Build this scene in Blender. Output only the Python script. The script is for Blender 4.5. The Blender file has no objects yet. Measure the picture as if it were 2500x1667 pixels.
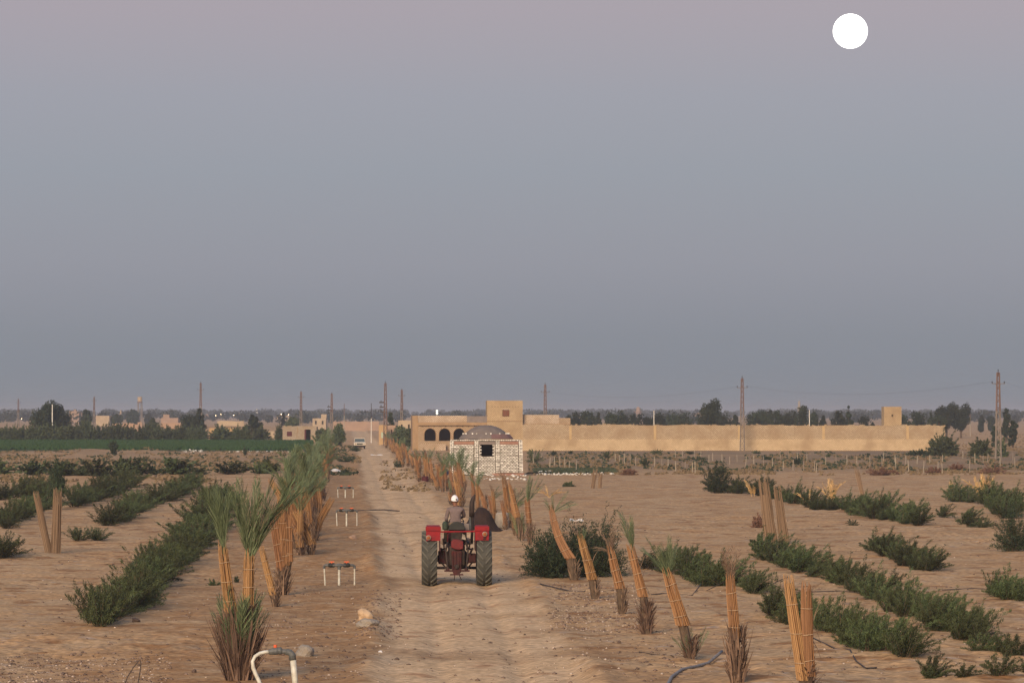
import bpy, math, random
import numpy as np
from mathutils import Vector, Matrix, Euler

R = math.radians
SC = bpy.context.scene
random.seed(7)
rng = np.random.default_rng(11)

# ------------------------------------------------------------------ camera
F = 9066.0            # focal length in pixels of the 2500 px wide photograph
CAMH = 4.6
TILT = math.atan(171.5 / F)
cam_data = bpy.data.cameras.new('camera')
cam = bpy.data.objects.new('camera', cam_data)
SC.collection.objects.link(cam)
cam.location = (0, 0, CAMH)
cam.rotation_euler = (math.pi / 2 + TILT, 0, 0)
cam_data.sensor_width = 36.0
cam_data.lens = 36.0 * F / 2500.0
cam_data.clip_start = 0.5
cam_data.clip_end = 90000
SC.camera = cam

# ------------------------------------------------------------------ world, sun, exposure
EXPO = 0.75
K = 2 ** EXPO
world = bpy.data.worlds.new('World')
SC.world = world
world.use_nodes = True
wn = world.node_tree.nodes
wl = world.node_tree.links
wn.clear()
out = wn.new('ShaderNodeOutputWorld')
add = wn.new('ShaderNodeAddShader')
bg1 = wn.new('ShaderNodeBackground')
bg2 = wn.new('ShaderNodeBackground')
sky = wn.new('ShaderNodeTexSky')
sky.sky_type = 'NISHITA'
sky.sun_disc = False
SUN_EL, SUN_AZ = 21.0, 198.0          # degrees; azimuth clockwise from +Y (behind the camera, a little to the left)
sky.sun_elevation = R(3.0)
sky.sun_rotation = R(SUN_AZ)
sky.altitude = 100
sky.dust_density = 3.0
bg2.inputs['Strength'].default_value = 0.03
tc = wn.new('ShaderNodeTexCoord')
sep = wn.new('ShaderNodeSeparateXYZ')
mr = wn.new('ShaderNodeMath'); mr.operation = 'POWER'; mr.inputs[1].default_value = 0.5; mr.use_clamp = True
mx = wn.new('ShaderNodeMath'); mx.operation = 'MAXIMUM'; mx.inputs[1].default_value = 0.0
ramp = wn.new('ShaderNodeValToRGB')
def lin(c):
    return tuple(((v / 255) / 12.92 if v / 255 <= 0.04045 else ((v / 255 + 0.055) / 1.055) ** 2.4) for v in c)
stops = [(0.0, (131, 135, 142)), (0.02, (132, 139, 150)), (0.04, (138, 144, 159)), (0.065, (137, 145, 163)), (0.085, (142, 145, 164)),
         (0.108, (153, 144, 161)), (0.14, (156, 147, 160)), (0.25, (150, 153, 172)), (0.5, (136, 150, 182)), (1.0, (118, 138, 178))]
el = ramp.color_ramp.elements
for i, (p, c) in enumerate(stops):
    e = el[i] if i < 2 else el.new(math.sqrt(p))
    e.position = math.sqrt(p)
    c = lin(c)
    e.color = (c[0] / K, c[1] / K, c[2] / K, 1)
wl.new(tc.outputs['Generated'], sep.inputs[0])
wl.new(sep.outputs['Z'], mx.inputs[0])
wl.new(mx.outputs[0], mr.inputs[0])
wl.new(mr.outputs[0], ramp.inputs[0])
wl.new(ramp.outputs[0], bg1.inputs[0])
wl.new(sky.outputs[0], bg2.inputs[0])
wl.new(bg1.outputs[0], add.inputs[0])
wl.new(bg2.outputs[0], add.inputs[1])
wl.new(add.outputs[0], out.inputs[0])

sun_data = bpy.data.lights.new('afterglow_sun', 'SUN')
sun_data.energy = 2.7
sun_data.angle = R(28)
sun_data.color = (1.0, 0.79, 0.58)
sun = bpy.data.objects.new('afterglow_sun', sun_data)
SC.collection.objects.link(sun)
sd = Vector((math.sin(R(SUN_AZ)) * math.cos(R(SUN_EL)), math.cos(R(SUN_AZ)) * math.cos(R(SUN_EL)), math.sin(R(SUN_EL))))
sun.rotation_euler = sd.to_track_quat('Z', 'Y').to_euler()

SC.view_settings.view_transform = 'Standard'
SC.view_settings.look = 'None'
SC.view_settings.exposure = EXPO
SC.view_settings.gamma = 1
SC.view_settings.use_curve_mapping = False
SC.render.engine = 'CYCLES'
SC.cycles.max_bounces = 6
SC.cycles.volume_bounces = 1

# ------------------------------------------------------------------ helpers: noise and terrain
TB = [rng.random((256, 256)) for _ in range(4)]
def vnoise(x, y, k=0):
    T = TB[k]
    x = np.asarray(x, float); y = np.asarray(y, float)
    xi = np.floor(x).astype(int); yi = np.floor(y).astype(int)
    fx = x - xi; fy = y - yi
    fx = fx * fx * (3 - 2 * fx); fy = fy * fy * (3 - 2 * fy)
    a = T[xi & 255, yi & 255]; b = T[(xi + 1) & 255, yi & 255]
    c = T[xi & 255, (yi + 1) & 255]; d = T[(xi + 1) & 255, (yi + 1) & 255]
    return (a * (1 - fx) + b * fx) * (1 - fy) + (c * (1 - fx) + d * fx) * fy - 0.5
def fbm(x, y, k=0, n=3):
    s = 0; a = 1.0
    for i in range(n):
        s = s + a * vnoise(x * 2 ** i + 17.3 * i, y * 2 ** i + 5.1 * i, (k + i) % 4)
        a *= 0.5
    return s
RY = [0, 50, 64, 80, 100, 214, 490, 1000, 3000]
RX = [0.2, -0.1, -0.42, -0.85, -1.49, -6.7, -18.9, -41.5, -130]
def roadx(y):
    return np.interp(y, RY, RX)
def sstep(a, b, v):
    t = np.clip((v - a) / (b - a), 0, 1)
    return t * t * (3 - 2 * t)
MOUNDS = [(-47, 415, 4.0, 0.45), (-51, 400, 5, 0.3), (-41, 418, 2.6, 0.55), (-60, 405, 4, 0.35), (-58, 760, 16, 1.9), (-48, 780, 10, 1.5),
          (-27.5, 395, 3, .3), (3.2, 140, 1.6, .12), (-15.5, 119, 1.6, .16), (4.4, 62.5, 1.2, .1)]
def hgt(x, y):
    x = np.asarray(x, float); y = np.asarray(y, float)
    d = x - roadx(y) + 0.35 * vnoise(y / 9, x * 0 + 3.3, 1)
    ad = np.abs(d)
    rm = 1 - sstep(1.45, 2.15, ad)
    amp = 1 - 0.4 * sstep(150, 400, y)
    field = (fbm(x / 8, y / 8, 0) * 0.15 + fbm(x / 2.0, y / 2.9, 1) * 0.065 + fbm(x / 0.5, y / 0.55, 2, 3) * (0.018 + 0.055 * sstep(-.12, .3, vnoise(x / 4.1, y / 7.3, 3)))) * amp
    rut = -0.085 * np.exp(-((ad - 0.72) / 0.24) ** 2) * (0.7 + 0.8 * vnoise(x, y / 3, 2)) - 0.03
    road = fbm(x / 3, y / 7, 3) * 0.05 + fbm(x / 0.5, y / 1.2, 2, 2) * 0.009 + rut
    h = field * (1 - rm) + road * rm
    h = h + 0.13 * np.exp(-((ad - 2.0) / 0.28) ** 2) * (0.5 + 1.2 * vnoise(y / 4, d, 0))
    for mx_, my_, r_, a_ in MOUNDS:
        h = h + a_ * np.exp(-((x - mx_) ** 2 + (y - my_) ** 2) / (r_ * r_))
    far = sstep(560, 1100, y)
    h = h + far * fbm(x / 60, y / 90, 1, 2) * 0.9
    return h
def ray(px, py):
    dx = (px - 1250) / F; dy = (833.5 - py) / F
    c, s = math.cos(TILT), math.sin(TILT)
    return Vector((dx, c - dy * s, s + dy * c))
def P(px, py, Y):
    """world point seen at a pixel of the photograph, at depth Y"""
    r = ray(px, py)
    t = Y / r.y
    return Vector((r.x * t, Y, CAMH + r.z * t))
def G(px, py):
    """point of the flat ground seen at a pixel"""
    r = ray(px, py)
    t = -CAMH / r.z
    x, y = r.x * t, r.y * t
    return Vector((x, y, float(hgt(x, y))))
def X(px, Y):
    return (px - 1250) / F * Y
def on(x, y, dz=0.0):
    return Vector((x, y, float(hgt(x, y)) + dz))

# ------------------------------------------------------------------ helpers: objects
COL = SC.collection
def tag(o, label=None, cat=None, group=None, kind=None):
    if label: o['label'] = label
    if cat: o['category'] = cat
    if group: o['group'] = group
    if kind: o['kind'] = kind
    return o
def empty(name, loc, rz=0.0, label=None, cat=None, group=None, ry=0.0):
    o = bpy.data.objects.new(name, None)
    COL.objects.link(o)
    o.empty_display_size = 0.3
    o.location = loc
    o.rotation_euler = (0, ry, rz)
    return tag(o, label, cat, group)
def link(name, me, mat=None, parent=None, loc=None):
    o = bpy.data.objects.new(name, me)
    COL.objects.link(o)
    if mat is not None:
        if len(me.materials) == 0:
            me.materials.append(mat)
    if parent is not None: o.parent = parent
    if loc is not None: o.location = loc
    return o
def copy_tree(o, parent=None):
    c = o.copy()
    COL.objects.link(c)
    if parent is not None: c.parent = parent
    for ch in list(o.children):
        copy_tree(ch, c)
    return c
def npmesh(name, V, Fa, tone=None, smooth=False):
    V = np.ascontiguousarray(V, dtype=np.float32); Fa = np.ascontiguousarray(Fa, dtype=np.int32)
    me = bpy.data.meshes.new(name)
    k = Fa.shape[1]
    me.vertices.add(len(V)); me.vertices.foreach_set('co', V.ravel())
    me.loops.add(Fa.size); me.loops.foreach_set('vertex_index', Fa.ravel())
    me.polygons.add(len(Fa))
    me.polygons.foreach_set('loop_start', np.arange(0, Fa.size, k, dtype=np.int32))
    if smooth: me.polygons.foreach_set('use_smooth', np.ones(len(Fa), dtype=bool))
    me.update(calc_edges=True)
    if tone is not None:
        at = me.attributes.new('tone', 'FLOAT', 'POINT')
        at.data.foreach_set('value', np.ascontiguousarray(tone, dtype=np.float32))
    return me
class MB:
    """collects simple solids, builds them as one mesh"""
    def __init__(s): s.v = []; s.f = []; s.t = []; s.tone = 0.5
    def add(s, vs, fs):
        n = len(s.v)
        s.v += [tuple(v) for v in vs]; s.f += [tuple(i + n for i in f) for f in fs]
        s.t += [s.tone] * len(vs)
    def box(s, x0, x1, y0, y1, z0, z1, M=None):
        vs = [Vector((x, y, z)) for z in (z0, z1) for y in (y0, y1) for x in (x0, x1)]
        if M is not None: vs = [M @ v for v in vs]
        s.add(vs, [(0, 2, 3, 1), (4, 5, 7, 6), (0, 1, 5, 4), (2, 6, 7, 3), (0, 4, 6, 2), (1, 3, 7, 5)])
    def quadprism(s, pts, y0, y1):
        """polygon in XZ extruded along Y"""
        n = len(pts)
        vs = [(p[0], y0, p[1]) for p in pts] + [(p[0], y1, p[1]) for p in pts]
        s.add(vs, [tuple(range(n)), tuple(range(2 * n - 1, n - 1, -1))] + [(i, i + n, (i + 1) % n + n, (i + 1) % n) for i in range(n)])
    def tube(s, pts, rad, n=6, cap=True):
        pts = [Vector(p) for p in pts]
        if not isinstance(rad, (list, tuple)): rad = [rad] * len(pts)
        vs = []; fs = []
        up = None
        for i, p in enumerate(pts):
            d = (pts[min(i + 1, len(pts) - 1)] - pts[max(i - 1, 0)]).normalized()
            if up is None: up = Vector((0, 0, 1)) if abs(d.z) < 0.9 else Vector((0, 1, 0))
            a = d.cross(up)
            if a.length < 1e-5: a = d.orthogonal()
            a.normalize(); b = a.cross(d).normalized(); up = b
            for k in range(n):
                t = 2 * math.pi * k / n
                vs.append(p + (a * math.cos(t) + b * math.sin(t)) * rad[i])
        for i in range(len(pts) - 1):
            for k in range(n):
                k2 = (k + 1) % n
                fs.append((i * n + k, i * n + k2, (i + 1) * n + k2, (i + 1) * n + k))
        if cap:
            fs.append(tuple(range(n - 1, -1, -1)))
            fs.append(tuple((len(pts) - 1) * n + k for k in range(n)))
        s.add(vs, fs)
    def lathe(s, prof, n=24, axis='X', c=(0, 0, 0)):
        """profile of (along axis, radius)"""
        vs = []; fs = []
        for (a, r) in prof:
            for k in range(n):
                t = 2 * math.pi * k / n
                u, w = r * math.cos(t), r * math.sin(t)
                if axis == 'X': v = (a, u, w)
                elif axis == 'Y': v = (u, a, w)
                else: v = (u, w, a)
                vs.append((v[0] + c[0], v[1] + c[1], v[2] + c[2]))
        for i in range(len(prof) - 1):
            for k in range(n):
                k2 = (k + 1) % n
                fs.append((i * n + k, i * n + k2, (i + 1) * n + k2, (i + 1) * n + k))
        fs.append(tuple(range(n - 1, -1, -1)))
        fs.append(tuple((len(prof) - 1) * n + k for k in range(n)))
        s.add(vs, fs)
    def mesh(s, name, smooth=False):
        me = bpy.data.meshes.new(name)
        me.from_pydata([tuple(v) for v in s.v], [], s.f)
        at = me.attributes.new('tone', 'FLOAT', 'POINT')
        at.data.foreach_set('value', np.array(s.t, dtype=np.float32))
        if smooth: me.polygons.foreach_set('use_smooth', np.ones(len(me.polygons), dtype=bool))
        me.update()
        return me
    def build(s, name, mat, parent=None, loc=None, smooth=False):
        return link(name, s.mesh(name, smooth), mat, parent, loc)
def bevel(o, w, seg=2):
    m = o.modifiers.new('bevel', 'BEVEL'); m.width = w; m.segments = seg; m.limit_method = 'ANGLE'
    return o

# ------------------------------------------------------------------ materials
def mat(name, c1, c2=None, scale=6.0, rough=0.85, bump=0.0, bscale=30.0, stretch=(1, 1, 1), tone=0.0, spec=0.25, objrand=0.0, metal=0.0, detail=4, contrast=0.25):
    m = bpy.data.materials.new(name); m.use_nodes = True
    nt = m.node_tree; N = nt.nodes; L = nt.links
    b = N['Principled BSDF']
    b.inputs['Roughness'].default_value = rough
    b.inputs['Specular IOR Level'].default_value = spec
    b.inputs['Metallic'].default_value = metal
    c2 = c2 or c1
    t = N.new('ShaderNodeTexCoord')
    mp = N.new('ShaderNodeMapping'); mp.inputs['Scale'].default_value = stretch
    L.new(t.outputs['Object'], mp.inputs[0])
    nz = N.new('ShaderNodeTexNoise'); nz.inputs['Scale'].default_value = scale; nz.inputs['Detail'].default_value = detail
    L.new(mp.outputs[0], nz.inputs['Vector'])
    r = N.new('ShaderNodeMapRange'); r.inputs[1].default_value = 0.5 - contrast; r.inputs[2].default_value = 0.5 + contrast
    L.new(nz.outputs[0], r.inputs[0])
    mixv = r.outputs[0]
    if tone:
        a = N.new('ShaderNodeAttribute'); a.attribute_name = 'tone'
        q = N.new('ShaderNodeMix'); q.data_type = 'FLOAT'; q.inputs[0].default_value = tone
        L.new(mixv, q.inputs[2]); L.new(a.outputs['Fac'], q.inputs[3]); mixv = q.outputs[0]
    mxn = N.new('ShaderNodeMix'); mxn.data_type = 'RGBA'
    mxn.inputs[6].default_value = (*c1, 1); mxn.inputs[7].default_value = (*c2, 1)
    L.new(mixv, mxn.inputs[0])
    col = mxn.outputs[2]
    if objrand:
        oi = N.new('ShaderNodeObjectInfo')
        h = N.new('ShaderNodeHueSaturation')
        m1 = N.new('ShaderNodeMapRange'); m1.inputs[3].default_value = 1 - objrand; m1.inputs[4].default_value = 1 + objrand
        L.new(oi.outputs['Random'], m1.inputs[0]); L.new(m1.outputs[0], h.inputs['Value'])
        m2 = N.new('ShaderNodeMapRange'); m2.inputs[3].default_value = 0.5 - objrand * 0.06; m2.inputs[4].default_value = 0.5 + objrand * 0.06
        L.new(oi.outputs['Random'], m2.inputs[0]); L.new(m2.outputs[0], h.inputs['Hue'])
        L.new(col, h.inputs['Color']); col = h.outputs[0]
    L.new(col, b.inputs['Base Color'])
    if bump:
        bz = N.new('ShaderNodeTexNoise'); bz.inputs['Scale'].default_value = bscale; bz.inputs['Detail'].default_value = 3
        L.new(mp.outputs[0], bz.inputs['Vector'])
        bn = N.new('ShaderNodeBump'); bn.inputs['Distance'].default_value = bump; bn.inputs['Strength'].default_value = 0.8
        L.new(bz.outputs[0], bn.inputs['Height']); L.new(bn.outputs[0], b.inputs['Normal'])
    return m
def brickmat(name, brick1, brick2, mortar, bw=0.26, bh=0.13, msize=0.016, stain=(0.3, 0.2, 0.11)):
    m = bpy.data.materials.new(name); m.use_nodes = True
    N = m.node_tree.nodes; L = m.node_tree.links; b = N['Principled BSDF']
    b.inputs['Roughness'].default_value = 0.93; b.inputs['Specular IOR Level'].default_value = 0.15
    t = N.new('ShaderNodeTexCoord'); s = N.new('ShaderNodeSeparateXYZ'); c = N.new('ShaderNodeCombineXYZ')
    L.new(t.outputs['Object'], s.inputs[0])
    ad = N.new('ShaderNodeMath'); L.new(s.outputs['X'], ad.inputs[0]); L.new(s.outputs['Y'], ad.inputs[1])
    L.new(ad.outputs[0], c.inputs[0]); L.new(s.outputs['Z'], c.inputs[1])
    k = N.new('ShaderNodeTexBrick'); k.inputs['Scale'].default_value = 1.0
    k.inputs['Brick Width'].default_value = bw; k.inputs['Row Height'].default_value = bh
    k.inputs['Mortar Size'].default_value = msize; k.inputs['Bias'].default_value = 0.0
    k.inputs['Color1'].default_value = (*brick1, 1); k.inputs['Color2'].default_value = (*brick2, 1); k.inputs['Mortar'].default_value = (*mortar, 1)
    L.new(c.outputs[0], k.inputs['Vector'])
    nz = N.new('ShaderNodeTexNoise'); nz.inputs['Scale'].default_value = 0.55; nz.inputs['Detail'].default_value = 6
    L.new(t.outputs['Object'], nz.inputs['Vector'])
    r = N.new('ShaderNodeMapRange'); r.inputs[1].default_value = 0.42; r.inputs[2].default_value = 0.66; r.inputs[4].default_value = 0.6
    L.new(nz.outputs[0], r.inputs[0])
    x = N.new('ShaderNodeMix'); x.data_type = 'RGBA'; x.inputs[7].default_value = (*stain, 1)
    L.new(r.outputs[0], x.inputs[0]); L.new(k.outputs['Color'], x.inputs[6]); L.new(x.outputs[2], b.inputs['Base Color'])
    bn = N.new('ShaderNodeBump'); bn.inputs['Distance'].default_value = 0.03; bn.invert = True
    L.new(k.outputs['Fac'], bn.inputs['Height']); L.new(bn.outputs[0], b.inputs['Normal'])
    return m
def emis(name, col, strength):
    m = bpy.data.materials.new(name); m.use_nodes = True
    b = m.node_tree.nodes['Principled BSDF']
    b.inputs['Base Color'].default_value = (*col, 1)
    b.inputs['Emission Color'].default_value = (*col, 1); b.inputs['Emission Strength'].default_value = strength
    return m

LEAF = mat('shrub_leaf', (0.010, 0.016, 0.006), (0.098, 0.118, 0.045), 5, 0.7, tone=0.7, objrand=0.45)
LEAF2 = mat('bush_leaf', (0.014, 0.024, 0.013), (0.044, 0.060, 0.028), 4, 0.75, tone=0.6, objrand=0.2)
TREEL = mat('tree_leaf', (0.014, 0.020, 0.012), (0.042, 0.054, 0.026), 1.2, 0.8, tone=0.5, objrand=0.3)
HEDGE = mat('hedge_leaf', (0.030, 0.042, 0.018), (0.085, 0.10, 0.045), 1.5, 0.8, tone=0.5, objrand=0.25)
CROP = mat('crop_leaf', (0.012, 0.036, 0.010), (0.034, 0.074, 0.022), 0.4, 0.8, tone=0.6)
FROND = mat('palm_leaf', (0.036, 0.056, 0.024), (0.165, 0.205, 0.105), 8, 0.6, tone=0.7, objrand=0.2)
DRYF = mat('dry_palm_leaf', (0.055, 0.034, 0.025), (0.27, 0.18, 0.12), 8, 0.85, tone=0.8, objrand=0.15)
STRAW = mat('straw_leaf', (0.40, 0.24, 0.09), (0.62, 0.42, 0.19), 8, 0.8, tone=0.8)
REDDRY = mat('red_dry_twig', (0.10, 0.05, 0.035), (0.20, 0.11, 0.075), 4, 0.9, tone=0.7)
OLIVE = mat('dry_weed', (0.10, 0.072, 0.04), (0.19, 0.135, 0.075), 0.3, 0.9, tone=0.8)
REED = mat('reed', (0.14, 0.070, 0.030), (0.37, 0.20, 0.092), 9, 0.65, stretch=(6, 6, 0.7), tone=0.7, objrand=0.18)
REEDC = mat('reed_core', (0.12, 0.055, 0.02), (0.2, 0.09, 0.035), 9, 0.9)
REEDP = mat('weathered_reed', (0.13, 0.083, 0.05), (0.26, 0.175, 0.11), 9, 0.85, stretch=(6, 6, 0.7), tone=0.7)
TWINE = mat('twine', (0.52, 0.38, 0.24), (0.38, 0.25, 0.14), 20, 0.8)
BARK = mat('bark', (0.06, 0.042, 0.028), (0.13, 0.09, 0.06), 8, 0.95)
PVC = mat('white_pipe', (0.60, 0.60, 0.52), (0.40, 0.37, 0.29), 9, 0.45, spec=0.4, contrast=0.2)
PIPEG = mat('grey_fitting', (0.05, 0.055, 0.055), (0.13, 0.13, 0.12), 14, 0.6, spec=0.4)
PIPEL = mat('grey_hose', (0.27, 0.245, 0.225), (0.15, 0.13, 0.11), 12, 0.6)
ORANGE = mat('orange_plastic', (0.75, 0.13, 0.04), (0.55, 0.1, 0.04), 9, 0.5)
BLACKH = mat('black_hose', (0.035, 0.03, 0.03), (0.09, 0.065, 0.05), 9, 0.7)
RED = mat('tractor_red', (0.27, 0.010, 0.014), (0.14, 0.014, 0.016), 7, 0.6, spec=0.15, bump=0.002)
REDD = mat('dirty_red', (0.075, 0.011, 0.011), (0.022, 0.013, 0.010), 8, 0.7, bump=0.004)
GREASE = mat('greasy_iron', (0.018, 0.014, 0.012), (0.055, 0.035, 0.028), 10, 0.7, bump=0.004)
TYRE = mat('dusty_rubber', (0.035, 0.037, 0.032), (0.085, 0.08, 0.066), 5, 0.9, bump=0.004)
TYRED = mat('dusty_tread', (0.075, 0.078, 0.066), (0.14, 0.13, 0.105), 6, 0.9)
AMBER = mat('amber_lens', (0.30, 0.10, 0.03), (0.2, 0.06, 0.02), 12, 0.3)
CHROME = mat('lamp_bezel', (0.16, 0.11, 0.08), (0.28, 0.20, 0.15), 12, 0.4)
SHIRT = mat('grey_brown_shirt', (0.125, 0.092, 0.085), (0.18, 0.135, 0.125), 14, 0.9, bump=0.01, bscale=12)
TROUS = mat('khaki_trousers', (0.22, 0.16, 0.10), (0.15, 0.11, 0.07), 14, 0.9)
SKIN = mat('skin', (0.19, 0.085, 0.05), (0.15, 0.065, 0.04), 9, 0.6)
HAIR = mat('dark_hair', (0.012, 0.009, 0.008), (0.02, 0.015, 0.012), 9, 0.7)
CAPM = mat('white_cap', (0.78, 0.76, 0.78), (0.66, 0.63, 0.64), 20, 0.85)
DARK = mat('black_vinyl', (0.013, 0.015, 0.013), (0.03, 0.03, 0.026), 9, 0.6)
ROOMDK = mat('unlit_room_shade', (0.02, 0.016, 0.013), (0.035, 0.027, 0.02), 2, 0.95)  # near-black colour paints the unlit inside of rooms, windows and holes
HEAP = mat('dark_manure', (0.018, 0.011, 0.009), (0.04, 0.022, 0.016), 3, 0.95, bump=0.05, bscale=9)
BLOCK = mat('white_limestone_block', (0.34, 0.31, 0.26), (0.82, 0.79, 0.70), 3, 0.9, tone=0.8, bump=0.006)
JOINT = mat('dark_mortar', (0.10, 0.08, 0.06), (0.15, 0.12, 0.09), 4, 0.95)
REDBEAM = mat('red_brown_beam', (0.23, 0.10, 0.07), (0.33, 0.21, 0.15), 3, 0.9)
CEMENT = mat('grey_cement', (0.165, 0.135, 0.12), (0.225, 0.185, 0.16), 2.5, 0.9, bump=0.01)
PURPLE = mat('maroon_render', (0.15, 0.075, 0.07), (0.2, 0.12, 0.10), 3, 0.9)
LOWB = brickmat('lower_block', (0.65, 0.51, 0.325), (0.57, 0.435, 0.27), (0.38, 0.27, 0.15), msize=0.02)
OCHRE = mat('ochre_render', (0.47, 0.335, 0.175), (0.38, 0.26, 0.13), 1.6, 0.92, bump=0.02, bscale=14)
TANR = mat('tan_render_and_shade', (0.34, 0.225, 0.125), (0.26, 0.17, 0.095), 1.5, 0.92)  # tan trim; its darker tone also paints shade on ledge and corner
WALLB = brickmat('boundary_block', (0.66, 0.525, 0.35), (0.50, 0.385, 0.25), (0.23, 0.16, 0.095), msize=0.028)
VILLAB = brickmat('villa_block', (0.62, 0.47, 0.31), (0.50, 0.37, 0.235), (0.25, 0.17, 0.105), msize=0.03)
PALEB = brickmat('pale_block', (0.95, 0.80, 0.60), (0.74, 0.60, 0.43), (0.30, 0.21, 0.14), msize=0.035)
TOWERB = brickmat('tower_block', (0.70, 0.53, 0.31), (0.58, 0.43, 0.245), (0.29, 0.20, 0.115), msize=0.03)
HUTB = brickmat('pale_hut_block', (0.58, 0.48, 0.35), (0.46, 0.37, 0.27), (0.25, 0.19, 0.13), msize=0.03)
WOOD = mat('brown_shutter', (0.20, 0.075, 0.035), (0.12, 0.045, 0.022), 6, 0.7)
MAROON = mat('maroon_shutter', (0.085, 0.012, 0.014), (0.06, 0.01, 0.012), 6, 0.6)
STEELR = mat('rusty_primer_steel', (0.19, 0.115, 0.09), (0.13, 0.085, 0.068), 2, 0.8)
STEELG = mat('grey_weathered_steel', (0.23, 0.20, 0.17), (0.17, 0.13, 0.10), 2, 0.8)
CERAM = mat('insulator_glaze', (0.035, 0.03, 0.03), None, 2, 0.4)
WHITEP = mat('white_paint', (0.72, 0.70, 0.62), (0.55, 0.5, 0.42), 3, 0.6)
POSTM = mat('pale_post', (0.34, 0.285, 0.22), (0.22, 0.18, 0.135), 4, 0.85, objrand=0.2)
PLASTIC = mat('white_sheet', (0.78, 0.76, 0.72), (0.6, 0.55, 0.48), 4, 0.5)
STONEM = mat('sandstone', (0.40, 0.27, 0.16), (0.52, 0.38, 0.24), 5, 0.9, bump=0.02, bscale=18)
GREYST = mat('grey_stone', (0.24, 0.21, 0.17), (0.34, 0.29, 0.23), 5, 0.9, bump=0.02)
PEBD = mat('dark_pebble', (0.09, 0.06, 0.045), (0.23, 0.16, 0.12), 2, 0.9, tone=0.9)
PEBL = mat('pale_pebble', (0.30, 0.23, 0.18), (0.52, 0.42, 0.33), 2, 0.9, tone=0.9)
CARP = mat('cream_car_paint', (0.62, 0.55, 0.42), (0.52, 0.44, 0.32), 3, 0.4, spec=0.5)
GLASS = mat('car_glass', (0.055, 0.075, 0.075), (0.08, 0.1, 0.1), 2, 0.15, spec=0.6)
BLUED = mat('blue_drum', (0.02, 0.022, 0.07), None, 2, 0.5)

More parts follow.
